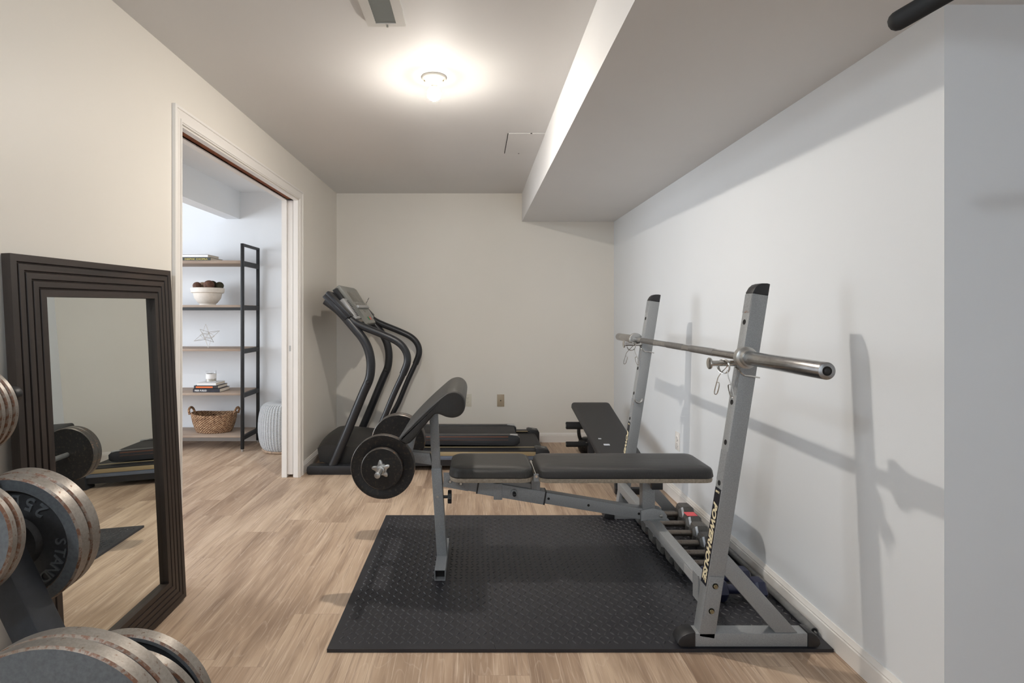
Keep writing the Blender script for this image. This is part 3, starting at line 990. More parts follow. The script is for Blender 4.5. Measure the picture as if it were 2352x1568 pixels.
# sloping main rail and its sleeve
r0, r1 = Vector((-0.150, YC, 0.410)), Vector((0.86, YC, 0.2415))
ra = (r1 - r0).normalized()
MB().beam(r0, r0 + ra * 0.968, (0, 1, 0), 0.046, 0.052, bev=0.002).build('main_rail', 'steel_grey', WB)
s0, s1 = r0 + ra * 0.163, r0 + ra * 0.482
MB().beam(s0, s1, (0, 1, 0), 0.056, 0.062, bev=0.002).build('rail_sleeve', 'steel_grey', WB)
for s in (s0, s1):
    MB().beam(s - ra * 0.0035, s + ra * 0.0035, (0, 1, 0), 0.0565, 0.0625).build('sleeve_lip', 'black_plastic', WB)
MB().prism([(-0.150, 0.385), (-0.150, 0.452), (-0.045, 0.448), (-0.030, 0.430), (-0.030, 0.372), (-0.036, 0.364)], XZ(YC - 0.025), 0.0, 0.003, bev=0.001).build('rail_flange', 'steel_grey', WB)
for x, z in ((-0.118, 0.410), (-0.068, 0.400)):
    MB().lathe([(0, 0.006), (0.006, 0.006), (0.008, 0.003), (0.008, 0.0), (0.010, 0)], at((x, YC - 0.028, z), (0, -1, 0)), 16).build('bolt', 'zinc', WB)
pk = r0 + ra * 0.335
kk = MB()
kk.lathe([(0, 0.008), (0.014, 0.008), (0.016, 0.0), (0, 0.0)], at((pk.x, YC - 0.028, pk.z + 0.004), (0, -1, 0)), 20)
kk.build('pin_collar', 'steel_grey', WB)
MB().cyl((pk.x, YC - 0.030, pk.z + 0.004), (pk.x, YC - 0.062, pk.z + 0.002), 0.0085, seg=16, bev=0.003).build('pull_pin', 'black_plastic', WB)
for d in (0.50, 0.69, 0.93):
    c = r0 + ra * d
    MB().lathe([(0, 0.0005), (0.006, 0.0005), (0.006, -0.002)], at((c.x, YC - 0.0233, c.z), (0, -1, 0)), 16).build('pin_hole', 'dark_gap', WB)
MB().box(0.085, 0.125, YC - 0.031, YC - 0.028, 0.325, 0.40, bev=0.001).build('seat_bracket', 'steel_grey', WB)
MB().beam((0.12, YC - 0.002, 0.412), (0.292, YC - 0.002, 0.372), (0, 1, 0), 0.03, 0.03).build('seat_strut', 'steel_grey', WB)
MB().beam((0.283, YC, 0.345), (0.283, YC, 0.438), (0, 1, 0), 0.046, 0.042, bev=0.002).build('hinge_post', 'steel_grey', WB)
MB().prism([(0.265, 0.435), (0.265, 0.470), (0.33, 0.470), (0.35, 0.440), (0.35, 0.435)], XZ(YC - 0.105), 0, 0.003).build('hinge_plate', 'steel_grey', WB)
MB().cyl((0.275, YC - 0.12, 0.462), (0.275, YC + 0.12, 0.462), 0.006, seg=14).build('hinge_rod', 'chrome', WB)
# rear bracket on the rack's crossbar
MB().prism([(0.775, 0.275), (0.775, 0.225), (0.812, 0.2328), (0.893, 0.2328), (0.897, 0.250), (0.880, 0.272), (0.83, 0.286)], XZ(YC - 0.027), 0, 0.004, bev=0.001).build('rear_bracket', 'steel_grey', WB)
MB().prism([(0.775, 0.275), (0.775, 0.225), (0.812, 0.2328), (0.893, 0.2328), (0.897, 0.250), (0.880, 0.272), (0.83, 0.286)], XZ(YC + 0.031), 0, 0.004, bev=0.001).build('rear_bracket', 'steel_grey', WB)
MB().cyl((0.868, YC - 0.036, 0.250), (0.868, YC + 0.036, 0.250), 0.008, seg=16, bev=0.002).build('pivot_bolt', 'zinc', WB)
MB().box(0.80, 0.905, YC - 0.04, YC + 0.04, 0.2292, 0.2322).build('saddle_plate', 'steel_grey', WB)
MB().box(0.784, 0.842, YC - 0.025, YC + 0.025, 0.262, 0.408, bev=0.002).build('rear_post', 'steel_grey', WB)
MB().box(0.800, 0.844, YC - 0.105, YC + 0.105, 0.406, 0.436, bev=0.002).build('pad_crossbar', 'steel_grey', WB)
for s in (-1, 1):
    MB().box(0.797, 0.847, YC + s * 0.105 - 0.012, YC + s * 0.105 + 0.012, 0.400, 0.438, bev=0.003).build('crossbar_cap', 'black_plastic', WB)
# padded seat and back, each on a plywood board
PY0, PY1 = 2.335, 2.625
pad = cushion(-0.121, 0.266, PY0, PY1, 0.456, 0.500, 0.06, 0.022).build('seat_pad', 'vinyl', WB)
MB().rings([rrect(-0.116, 0.262, PY0 + 0.003, PY1 - 0.003, 0.058, 0.4385), rrect(-0.118, 0.264, PY0 + 0.001, PY1 - 0.001, 0.06, 0.448), rrect(-0.116, 0.262, PY0 + 0.003, PY1 - 0.003, 0.058, 0.457)]).build('seat_board', 'plywood', WB)
pad = cushion(0.281, 1.082, PY0, PY1, 0.455, 0.500, 0.05, 0.020).build('back_pad', 'vinyl_worn', WB)
MB().rings([rrect(0.284, 1.076, PY0 + 0.003, PY1 - 0.003, 0.048, 0.4375), rrect(0.282, 1.078, PY0 + 0.001, PY1 - 0.001, 0.05, 0.447), rrect(0.284, 1.076, PY0 + 0.003, PY1 - 0.003, 0.048, 0.456)]).build('back_board', 'plywood', WB)
# preacher curl pad
prof = [(-.3265, .666), (-.270, .727), (-.2116, .784), (-.1647, .826), (-.140, .847), (-.1173, .861), (-.0877, .866), (-.0623, .856), (-.0460, .834), (-.0425, .806), (-.0500, .778), (-.0680, .7585), (-.0944, .7505), (-.124, .754), (-.1526, .765), (-.1720, .766), (-.1900, .748), (-.2239, .708), (-.2646, .658), (-.287, .640), (-.305, .643), (-.322, .655)]
def inset_poly(P, d):
    c = []
    n = len(P)
    for i in range(n):
        a, b, e = Vector(P[i - 1]), Vector(P[i]), Vector(P[(i + 1) % n])
        t = (e - a).normalized()
        c.append((b.x + t.y * -d * -1, b.y - t.x * d))
    return c
profs = [(p.x, p.y) for p in smooth_path([(x, z, 0) for x, z in prof + prof[:1]], 4)[:-1]]
L = []
for ins, y in ((0.014, 2.219), (0.006, 2.221), (0.002, 2.227), (0.0, 2.238), (0.0, 2.712), (0.002, 2.723), (0.006, 2.729), (0.014, 2.731)):
    L.append([(x, y, z) for x, z in inset_poly(profs, ins)])
MB().rings(L).build('curl_pad', 'vinyl', WB)
# leg developer arm and its weight bar
MB().prism([(-0.41, 0.513), (-0.41, 0.558), (-0.215, 0.538), (-0.205, 0.485)], XZ(YC + 0.022), 0, 0.044, bev=0.002).build('leg_arm', 'steel_grey', WB)
MB().prism([(-0.300, 0.535), (-0.330, 0.55), (-0.30, 0.645), (-0.275, 0.645)], XZ(YC + 0.02), 0, 0.04, bev=0.002).build('arm_gusset', 'steel_grey', WB)
MB().cyl((-0.400, 2.128, 0.536), (-0.400, 2.822, 0.536), 0.0125, seg=24, bev=0.002).build('weight_bar', 'zinc', WB)

# plates on the bench's weight bar
def iron_plate(name, mats, c, n, R, th, hole, label, cat='weight plate', group=None, flat=False):
    """cast plate; c = centre of the face towards n"""
    t = MB()
    rim = R * 0.86
    rec = th * 0.22
    pr = [(hole, 0.0), (hole * 1.9, 0.0), (hole * 2.05, -rec * 0.5), (rim - 0.010, -rec * 0.5), (rim, 0.0), (R - 0.003, 0.0), (R, -0.003), (R, -th + 0.003), (R - 0.003, -th), (hole, -th), (hole, 0.0)]
    mi = [0, 0, 1, 1, 0, 2, 2, 2, 0, 0]
    if flat:
        pr = [(hole, 0.0), (R - 0.004, 0.0), (R, -0.004), (R, -th + 0.003), (R - 0.003, -th), (hole, -th), (hole, 0.0)]
        mi = [0, 2, 2, 2, 0, 0]
    t.lathe(pr, at(c, n), 72, mi)
    o = t.build(name, mats, None, 30)
    tag(o, label, cat, group)
    return origin_to(o, c)
BL = ['iron_black', 'iron_black', 'iron_edge']
BX, BZ = -0.400, 0.536
iron_plate('weight_plate', BL, (BX, 2.250, BZ - 0.001), (0, -1, 0), 0.1385, 0.030, 0.014, 'large black iron plate at the near end of the bench\'s leg bar', group='black plates on the leg bar')
iron_plate('weight_plate', BL, (BX, 2.224, BZ - 0.001), (0, -1, 0), 0.089, 0.0255, 0.014, 'small black iron plate outside the near large plate, behind the star collar', group='black plates on the leg bar', flat=True)
iron_plate('weight_plate', BL, (BX, 2.700, BZ - 0.001), (0, -1, 0), 0.1385, 0.030, 0.014, 'large black iron plate at the far end of the leg bar, under the curl pad', group='black plates on the leg bar', flat=True)
iron_plate('weight_plate', BL, (BX, 2.7305, BZ - 0.001), (0, -1, 0), 0.1385, 0.030, 0.014, 'outermost large black iron plate at the leg bar\'s far end', group='black plates on the leg bar')
t = MB()
star = []
for k in range(60):
    a = 2 * pi * k / 60
    r = 0.030 + 0.0105 * cos(5 * a)
    star.append((r * cos(a + pi / 2 + 0.12), r * sin(a + pi / 2 + 0.12)))
t.prism(star, at((BX, 2.2235, BZ), (0, -1, 0)), 0.0, 0.014, bev=0.003)
t.cyl((BX, 2.212, BZ), (BX, 2.194, BZ), 0.017, seg=24, bev=0.002)
o = t.build('star_collar', 'zinc')
origin_to(tag(o, 'star shaped zinc collar on the bench\'s leg bar', 'barbell clip'), (BX, 2.21, BZ))

# ------------------------------------------------------------------ dumbbells beside the wall
def hex_dumbbell(x0, x1, y, R, lab, navy=False, tape=False):
    hl = (x1 - x0) * (0.27 if not navy else 0.25)
    t = thing('dumbbell', lab, 'dumbbell', ((x0 + x1) / 2, y, G0), 'dumbbells in the row along the right wall')
    Rz = R * cos(pi / 6)
    zc = G0 + Rz
    hm = 'navy' if navy else 'hex_iron'
    MB().cyl((x0 + hl - 0.005, y, zc), (x1 - hl + 0.005, y, zc), 0.0155 if not navy else 0.018, seg=20).build('handle', 'navy' if navy else 'bare_steel', t)
    for xa, xb, s in ((x0, x0 + hl, -1), (x1, x1 - hl, 1)):
        loops = []
        for k, sc in ((0.0, 0.74), (0.12, 0.93), (0.2, 1.0), (0.72, 1.0), (0.88, 0.90), (1.0, 0.58)):
            x = xa + (xb - xa) * k
            loops.append([(x, y + R * sc * cos(radians(60 * q)), zc + R * sc * sin(radians(60 * q))) for q in range(6)])
        h = MB().rings(loops).build('head', hm, t, 20)
        if not navy:
            # paint chipped off the slanted inner faces
            ang = radians(150) if s > 0 else radians(30)
            xa2, xb2 = xa + (xb - xa) * 0.74, xa + (xb - xa) * 0.865
            q = [(xa2, 1.0), (xb2, 0.91)]
            a0, a1 = radians(182), radians(238)
            pts = []
            for x, sc in q:
                for aa in (a0, a1):
                    # point along the hex edge between corner angles 180 and 240
                    f = (aa - pi) / (pi / 3)
                    c0 = Vector((x, y + R * sc * cos(pi), zc + R * sc * sin(pi)))
                    c1 = Vector((x, y + R * sc * cos(pi * 4 / 3), zc + R * sc * sin(pi * 4 / 3)))
                    if s > 0:
                        c0 = Vector((x, y + R * sc * cos(pi), zc + R * sc * sin(pi)))
                        c1 = Vector((x, y + R * sc * cos(pi * 2 / 3), zc + R * sc * sin(pi * 2 / 3)))
                    pts.append(c0.lerp(c1, f))
            nn = (pts[1] - pts[0]).cross(pts[2] - pts[0]).normalized()
            if nn.y > 0:
                nn = -nn
            pb = MB()
            lo = [p + nn * 0.0008 for p in (pts[0], pts[1], pts[3], pts[2])]
            hi = [p - nn * 0.002 for p in (pts[0], pts[1], pts[3], pts[2])]
            pb.rings([hi, lo])
            pb.build('chipped_edge', 'chip_white', h)
        if tape and s > 0:
            MB().box(xb + 0.012 if False else xb + 0.006, xa - 0.02, y - R * 0.46, y + R * 0.46, zc + Rz + 0.0003, zc + Rz + 0.0016).build('tape', 'pink', h)
    return t
DB = [(0.905, 1.215, 2.934, 0.062, 'grey hex dumbbell farthest back in the row', False, False),
      (0.902, 1.205, 2.812, 0.0585, 'grey hex dumbbell with red tape on its head', False, True),
      (0.902, 1.190, 2.696, 0.056, 'rusty grey hex dumbbell next in front of the taped one', False, False),
      (0.905, 1.175, 2.586, 0.052, 'grey hex dumbbell fourth from the back of the row', False, False),
      (0.912, 1.165, 2.484, 0.049, 'grey hex dumbbell fifth from the back, partly behind the rack upright', False, False),
      (0.918, 1.155, 2.388, 0.046, 'smallest grey hex dumbbell, just before the navy ones', False, False),
      (0.980, 1.185, 2.268, 0.044, 'navy coated dumbbell behind the nearest one', True, False),
      (0.985, 1.195, 2.165, 0.047, 'navy coated dumbbell nearest the camera behind the rack brace', True, False)]
for d in DB:
    hex_dumbbell(*d)

p = MB()
p.cyl((1.249, 1.925, 0.0146 + MT), (1.255, 2.98, 0.0146 + MT), 0.0145, seg=24)
o = p.build('grey_pole', 'pole_grey')
tag(o, 'long grey metal pole lying on the mat along the right baseboard', 'pole')
origin_to(o, (1.25, 2.6, MT))
MB().lathe([(0, 0.0006), (0.0112, 0.0006), (0.0115, -0.001)], at((1.249, 1.925, 0.0146 + MT), (0, -1, 0)), 24).build('bore', 'dark_gap', o)
MB().cyl((1.249, 1.917, 0.0146 + MT), (1.249, 1.926, 0.0146 + MT), 0.004, seg=10).build('pin', 'zinc', o)

# ------------------------------------------------------------------ sit-up bench in the back right corner
SB = thing('incline_bench', 'black padded sit-up bench in the back right corner', 'exercise bench', (0.95, 3.85, 0))
pa, pb_ = Vector((0.951, 3.22, 0.245)), Vector((0.951, 4.34, 0.462))
ax = (pb_ - pa).normalized()
Mx = basis(pa, (1, 0, 0), ax)
Lp = (pb_ - pa).length
cushion(-0.16, 0.16, 0.0, Lp, -0.045, 0.0, 0.035, 0.012, lambda q: Mx @ Vector((q[0] * (0.84 + 0.16 * q[1] / Lp), q[1], q[2]))).build('pad', 'pad_black', SB)
MB().box(-0.085, -0.045, 0.30, 0.325, 0.0052, 0.0058, mat=Mx).box(-0.10, -0.08, 0.40, 0.415, 0.0052, 0.0058, mat=Mx).build('torn_label', 'chip_white', SB)
for sx in (-0.11, 0.11):
    MB().box(sx - 0.015, sx + 0.015, 0.04, Lp - 0.08, -0.085, -0.047, mat=Mx, bev=0.003).build('side_rail', 'tree_grey', SB)
MB().box(0.925, 1.10, 3.445, 3.485, 0.0005, 0.04, bev=0.004).build('front_foot', 'black_plastic', SB)
MB().beam((0.951, 3.465, 0.03), (0.951, 3.52, 0.235), (1, 0, 0), 0.05, 0.04).build('front_leg', 'tree_grey', SB)
MB().box(0.76, 1.14, 4.285, 4.325, 0.0005, 0.035, bev=0.004).build('rear_foot', 'black_plastic', SB)
MB().beam((0.951, 4.305, 0.03), (0.951, 4.27, 0.375), (1, 0, 0), 0.05, 0.04).build('rear_leg', 'tree_grey', SB)
for z, r in ((0.272, 0.030), (0.118, 0.022)):
    for s in (-1, 1):
        MB().cyl((0.951 + s * 0.045, 4.30, z), (0.951 + s * 0.206, 4.30, z), r, seg=24, bev=0.005).build('foam_roller', 'black_foam', SB)
        MB().cyl((0.951 + s * 0.2055, 4.30, z), (0.951 + s * 0.2085, 4.30, z), r * 0.45, seg=16).build('roller_cap', 'zinc', SB)
    MB().cyl((0.90, 4.30, z), (1.0, 4.30, z), 0.012, seg=16).build('roller_axle', 'black_metal', SB)

KB = thing('kettlebell', 'black kettlebell on the floor behind the sit-up bench', 'kettlebell', (0.955, 4.47, 0))
MB().lathe([(0, 0.001), (0.052, 0.001), (0.070, 0.020), (0.082, 0.055), (0.080, 0.085), (0.066, 0.115), (0.040, 0.132), (0, 0.138)], Matrix.Translation((0.955, 4.47, 0)), 36).build('bell', 'iron_black', KB)
MB().tube(smooth_path([(0.905, 4.47, 0.10), (0.888, 4.47, 0.150), (0.885, 4.47, 0.205), (0.905, 4.47, 0.240), (0.955, 4.47, 0.252), (1.005, 4.47, 0.240), (1.025, 4.47, 0.205), (1.022, 4.47, 0.150), (1.005, 4.47, 0.10)], 5), 0.0155, 12).build('handle', 'iron_black', KB)

# ------------------------------------------------------------------ treadmill
TM = thing('treadmill', 'black treadmill with curved uprights in the back left corner', 'treadmill', (-0.35, 4.3, 0))
UPR = [(-1.0725, .045), (-1.012, .185), (-.949, .332), (-.885, .488), (-.835, .6085), (-.795, .700), (-.783, .771), (-.784, .850), (-.803, .933), (-.842, 1.008), (-.90, 1.08), (-1.014, 1.21), (-1.118, 1.291)]
HND = [(-.965, 1.175), (-.907, 1.128), (-.825, 1.089), (-.694, 1.036), (-.585, .983), (-.527, .922), (-.508, .85), (-.530, .768), (-.612, .588), (-.694, .391), (-.753, .276), (-.815, .10)]
for Y, s in ((3.905, -1), (4.722, 1)):
    b = MB()
    poly = [(-1.235, 0.0), (-0.50, 0.0), (-0.50, 0.066), (-1.225, 0.066), (-1.246, 0.058), (-1.252, 0.035), (-1.248, 0.010)]
    b.prism(poly[::-1], XZ(Y), -0.038, 0.038, bev=0.003)
    b.build('base_rail', 'tread_black', TM)
    for x in (-1.228, -1.145):
        MB().cyl((x, Y - 0.038, 0.026), (x, Y - 0.042, 0.026), 0.006, seg=12, bev=0.002).build('rail_bolt', 'black_plastic', TM)
    up = MB().tube(smooth_path([(x, Y, z) for x, z in UPR], 5), 0.0335, 20).build('upright', 'tread_black', TM)
    MB().lathe([(0, 0.012), (0.010, 0.010), (0.016, 0.002), (0.016, 0)], at((-.80, Y - 0.030, .685), (0, -1, 0.0)), 18).build('upright_bolt', 'black_plastic', up)
    pth = smooth_path([(x, Y + 0.0 - s * 0.004, z) for x, z in HND], 5)
    k = int(len(pth) * 0.66)
    hr = MB().tube(pth[:k + 1], 0.0275, 18).build('handrail', 'tread_black', TM)
    MB().tube(pth[k:], 0.0225, 18).build('handrail_post', 'tread_black', TM)
    # arm cover on top of the upright
    Mx = basis((-1.113, Y, 1.343), (0.688, 0, -0.726), (0, 1, 0))
    c = MB().box(0.0, 0.255, -0.046, 0.046, -0.002, 0.030, bev=0.010, mat=Mx @ Matrix.Rotation(pi, 4, 'X') if False else Mx)
    c.box(0.004, 0.245, -0.042, 0.042, -0.034, 0.0, bev=0.006, mat=Mx)
    c.build('arm_cover', 'tread_black', TM)
MB().box(-0.955, -0.905, 3.93, 4.70, 1.085, 1.125, bev=0.008).build('console_crossbar', 'tread_black', TM)
# console
Cd, Cn = Vector((0.568, 0, -0.823)), Vector((0.823, 0, 0.568))
Ctop = Vector((-1.060, 4.32, 1.400))
Mc = basis(Ctop, Cd, (0, 1, 0))                     # local x down the panel, y across (+Y); z = Cd x Y
if (Mc.to_3x3() @ Vector((0, 0, 1))).dot(Cn) < 0:
    Mc = basis(Ctop, Cd, (0, -1, 0))
bk = MB()
bk.box(0.02, 0.26, -0.355, 0.355, -0.075, -0.045, mat=Mc, bev=0.006)
bk.box(0.0, 0.25, -0.30, 0.30, -0.050, -0.015, mat=Mc, bev=0.006)
bk.build('console_tray', 'black_plastic', TM)
pn = MB()
pn.prism([(0.0, -0.265), (0.0, 0.265), (0.02, 0.272), (0.18, 0.215), (0.24, 0.165), (0.345, 0.145), (0.352, 0.135), (0.352, -0.135), (0.345, -0.145), (0.24, -0.165), (0.18, -0.215), (0.02, -0.272)], Mc, -0.016, 0.012, bev=0.004)
pn.box(-0.012, 0.006, -0.262, 0.262, -0.060, 0.008, mat=Mc, bev=0.004)
pan = pn.build('console_panel', 'console_grey', TM)
MB().box(0.045, 0.145, -0.17, 0.17, 0.0115, 0.0135, mat=Mc, bev=0.0008).build('display', 'display', pan)
MB().box(0.155, 0.172, -0.15, 0.15, 0.0115, 0.0130, mat=Mc).build('key_strip', 'display', pan)
MB().box(0.186, 0.212, -0.20, 0.20, 0.0115, 0.030, mat=Mc, bev=0.004).build('book_ledge', 'console_silver', pan)
MB().box(0.222, 0.246, -0.03, 0.03, 0.0115, 0.0130, mat=Mc).build('speed_window', 'display', pan)
ky = Mc.to_3x3() @ Vector((0, 1, 0))
sg = 1 if ky.y > 0 else -1
MB().box(0.292, 0.322, min(0, -sg * 0.055), max(0, -sg * 0.055), 0.0115, 0.0140, mat=Mc).build('start_key', 'green', pan)
MB().box(0.292, 0.322, min(0, sg * 0.055), max(0, sg * 0.055), 0.0115, 0.0140, mat=Mc).build('stop_key', 'red', pan)
for s in (-1, 1):
    g = MB().box(0.100, 0.290, min(s * 0.19, s * 0.335), max(s * 0.19, s * 0.335), -0.046, -0.008, mat=Mc, bev=0.008).build('speaker_grille', 'console_silver', TM)
    q = MB()
    for k in range(11):
        q.box(0.125 + k * 0.0135, 0.131 + k * 0.0135, min(s * 0.215, s * 0.285), max(s * 0.215, s * 0.285), -0.0085, -0.0070, mat=Mc)
    q.build('grille_slots', 'dark_gap', g)
MB().tube(smooth_path([Mc @ Vector(v) for v in ((0.15, -sg * -0.30, -0.01), (0.135, sg * 0.32, 0.03), (0.12, sg * 0.325, 0.055), (0.13, sg * 0.31, 0.04), (0.165, sg * 0.29, 0.0))], 5), 0.0012, 6).build('safety_cord', 'dark_gap', TM)
# motor hood
nx, ny = 16, 12
hd = MB()
top = []
for a in range(nx + 1):
    row = []
    u = a / nx
    x = -1.205 + (0.60) * u
    for b in range(ny + 1):
        v = b / ny
        yy = 3.985 + 0.655 * v
        edge = min(v, 1 - v) * 2
        z = 0.200 + 0.042 * (1 - (1 - edge) ** 2.5) - 0.035 * u - 0.035 * u * u
        z -= 0.035 * max(0, (0.12 - u) / 0.12) ** 2
        z -= 0.030 * max(0, (u - 0.88) / 0.12) ** 2
        row.append(hd.bm.verts.new((x, yy, z)))
    top.append(row)
for a in range(nx):
    for b in range(ny):
        hd.bm.faces.new((top[a][b], top[a + 1][b], top[a + 1][b + 1], top[a][b + 1]))
loop = [top[a][0] for a in range(nx + 1)] + [top[nx][b] for b in range(1, ny + 1)] + [top[a][ny] for a in range(nx - 1, -1, -1)] + [top[0][b] for b in range(ny - 1, 0, -1)]
low = [hd.bm.verts.new((v.co.x + (0.016 if v.co.x < -1.2 else 0), v.co.y, 0.062 if v.co.x < -1.15 else 0.05)) for v in loop]
n = len(loop)
for k in range(n):
    hd.bm.faces.new((loop[k], loop[(k + 1) % n], low[(k + 1) % n], low[k]))
hd.bm.faces.new(low)
hood = hd.build('motor_hood', 'hood_black', TM, 40)
MB().lathe([(0, 0.0012), (0.020, 0.0012), (0.021, 0)], at((-1.02, 4.22, 0.2275), (0.04, -0.1, 1)), 24, sy=0.6).build('hood_badge', 'console_silver', hood)
# deck, rails, end caps
MB().box(-0.66, 0.505, 4.04, 4.575, 0.120, 0.148, bev=0.006).build('running_belt', 'belt', TM)
MB().box(-0.66, 0.47, 4.05, 4.565, 0.060, 0.118).build('deck_board', 'black_plastic', TM)
for s, ya, yb in ((-1, 3.945, 4.035), (1, 4.58, 4.665)):
    yo, yi = (ya, yb) if s < 0 else (yb, ya)
    sr = MB()
    sr.box(-0.66, 0.475, min(yo, yi), max(yo, yi), 0.148, 0.160, bev=0.002)
    for k in range(4):
        yy = yo + (yi - yo) * (0.3 + 0.17 * k)
        sr.box(-0.66, 0.475, yy - 0.004, yy + 0.004, 0.160, 0.1625)
    rail = sr.build('side_rail', 'black_plastic', TM)
    MB().box(-0.66, 0.475, min(yo, yo - s * 0.012), max(yo, yo - s * 0.012), 0.118, 0.153, bev=0.003).build('gold_strip', 'gold', rail)
    MB().box(-0.66, 0.475, yi - 0.006, yi + 0.006, 0.158, 0.1645).build('inner_strip', 'gold', rail)
    MB().box(-0.66, 0.475, min(yo - s * 0.006, yo - s * 0.05), max(yo - s * 0.006, yo - s * 0.05), 0.086, 0.118, bev=0.004).build('frame_tube', 'blue_grey', rail)
    MB().box(-0.66, 0.475, min(yo - s * 0.012, yo - s * 0.06), max(yo - s * 0.012, yo - s * 0.06), 0.040, 0.088).build('frame_skirt', 'tread_black', rail)
    e = MB()
    poly = [(0.455, 0.0005), (0.545, 0.0005), (0.560, 0.02), (0.560, 0.150), (0.548, 0.168), (0.470, 0.178), (0.455, 0.172)]
    e.prism(poly, XZ(0), -max(ya, yb) - 0.006, -min(ya, yb) + 0.006, bev=0.005)
    e.build('rear_cap', 'black_plastic', TM)
    cp = kids(TM)[-1]
    T = basis((0.515, (ya + yb) / 2, 0.1735), (0.9, 0, -0.11), (0, 1, 0))
    MB().box(-0.014, 0.014, -0.012, 0.012, 0, 0.0008, mat=T).build('cap_mark', 'console_grey', cp)
MB().cyl((0.50, 4.04, 0.112), (0.50, 4.575, 0.112), 0.034, seg=24).build('rear_roller', 'belt', TM)

# walking pad lying on the treadmill's deck
WP = thing('walking_pad', 'slim black walking pad lying flat on the treadmill deck', 'walking pad', (-0.14, 4.26, 0.1655))
x0, x1, ya, yb = -0.60, 0.345, 4.05, 4.465
MB().box(x0 + 0.02, x1 - 0.02, ya + 0.05, yb - 0.05, 0.178, 0.246, bev=0.012).build('belt', 'belt', WP)
for y0_, y1_, s in ((ya, ya + 0.055, -1), (yb - 0.055, yb, 1)):
    poly = [(x0, 0.176), (x0, 0.242), (x0 + 0.02, 0.252), (x1 - 0.06, 0.250), (x1 - 0.02, 0.244), (x1, 0.228), (x1, 0.190), (x1 - 0.02, 0.174), (x1 - 0.06, 0.170)]
    rl = MB().prism(poly, XZ(0), -y1_, -y0_, bev=0.004).build('side_rail', 'tread_black', WP)
    yo = ya - 0.0008 if s < 0 else yb + 0.0008
    MB().box(x0 + 0.02, x1 - 0.09, yo - 0.001, yo + 0.001, 0.234, 0.242).build('copper_stripe', 'copper', rl)
    MB().box(x0 + 0.02, x1 - 0.09, yo - 0.001, yo + 0.001, 0.212, 0.215).build('trim_line', 'copper', rl)
    MB().box(x1 - 0.075, x1 - 0.015, y0_ + 0.008, y1_ - 0.010, 0.2435, 0.2525, bev=0.003).build('end_badge', 'console_silver', rl)
    for x in (-0.30, 0.13):
        MB().cyl((x, (y0_ + y1_) / 2, 0.165), (x, (y0_ + y1_) / 2, 0.176), 0.014, seg=16).build('foot', 'black_plastic', WP)

# ------------------------------------------------------------------ leaning mirror
MW, MH, FW, FT = 0.754, 1.362, 0.116, 0.024
piv = Vector((-1.207, 1.436, 0.001))                # front bottom near corner
lean = math.atan2(0.054, 1.36)
roll = radians(0.9)
zax = Vector((-sin(lean), sin(roll) * -1.0, cos(lean) * cos(roll))).normalized()
yax = Vector((-0.006, 1, sin(roll))).normalized()
yax = (yax - zax * yax.dot(zax)).normalized()
Tm = basis(piv + Vector((0, 0, 0.0)), yax, zax)     # local x along the wall, y up, z towards the room
MR = thing('leaning_mirror', 'tall mirror in a dark stained wood frame leaning on the left wall', 'mirror', piv)
def grooved(n, wdt):
    """front profile of a frame board with grooves: list of (across, out)"""
    pts = [(0.0, -FT), (0.0, 0.0)]
    for k in range(1, n):
        x = wdt * k / n
        pts += [(x - 0.0035, 0.0), (x - 0.001, -0.006), (x + 0.001, -0.006), (x + 0.0035, 0.0)]
    return pts + [(wdt, 0.0), (wdt, -FT)]
def frame_board(name, mat, corner0, corner1, along, outw):
    prof_ = grooved(5, FW)
    A, O = Vector(along), Vector(outw)
    L0, L1 = [], []
    for p, q in prof_:
        L0.append(Tm @ Vector((*(Vector(corner0) + (O + A * -1) * -1 * 0 - O * p + A * p), q)))
        L1.append(Tm @ Vector((*(Vector(corner1) - O * p - A * p), q)))
    MB().rings([L0, L1]).build(name, mat, MR, 25)
frame_board('frame_stile', 'stain_v', (0, 0), (0, MH), (0, 1), (-1, 0))
frame_board('frame_stile', 'stain_v', (MW, 0), (MW, MH), (0, 1), (1, 0))
frame_board('frame_rail', 'stain_h', (0, 0), (MW, 0), (1, 0), (0, -1))
frame_board('frame_rail', 'stain_h', (0, MH), (MW, MH), (1, 0), (0, 1))
MB().box(FW - 0.006, MW - FW + 0.006, FW - 0.006, MH - FW + 0.006, -0.022, -0.018, mat=Tm).build('mirror_glass', 'mirror', MR)
MB().box(0.02, MW - 0.02, 0.02, MH - 0.02, -0.030, -0.0225, mat=Tm).build('backing_board', 'black_plastic', MR)

# ------------------------------------------------------------------ plate tree and its plates
TR = thing('plate_tree', 'charcoal plate rack with angled pegs beside the mirror', 'plate rack', (-0.85, 1.07, 0))
lx = lambda z: -0.896 + 0.49 * (0.547 - z)
MB().beam((lx(0.03), 1.07, 0.03), (lx(1.10), 1.07, 1.10), (0, 1, 0), 0.058, 0.058, bev=0.004).build('leg', 'tree_grey', TR)
MB().beam((-1.215, 1.07, 0.03), (lx(1.10) + 0.005, 1.07, 1.10), (0, 1, 0), 0.05, 0.05, bev=0.004).build('leg', 'tree_grey', TR)
MB().box(-1.24, -1.19, 0.78, 1.36, 0.0005, 0.045, bev=0.004).build('base_foot', 'tree_grey', TR)
MB().box(lx(0.03) - 0.025, lx(0.03) + 0.025, 0.72, 1.42, 0.0005, 0.045, bev=0.004).build('base_foot', 'tree_grey', TR)
MB().box(-1.20, lx(0.03), 1.045, 1.095, 0.02, 0.045).build('base_bar', 'tree_grey', TR)
cA, nA = Vector((-1.000, 1.128, 0.700)), Vector((0, -1, -0.085)).normalized()
cN, nN = Vector((-0.968, 0.958, 0.771)), Vector((0.06, -1, 0.12)).normalized()
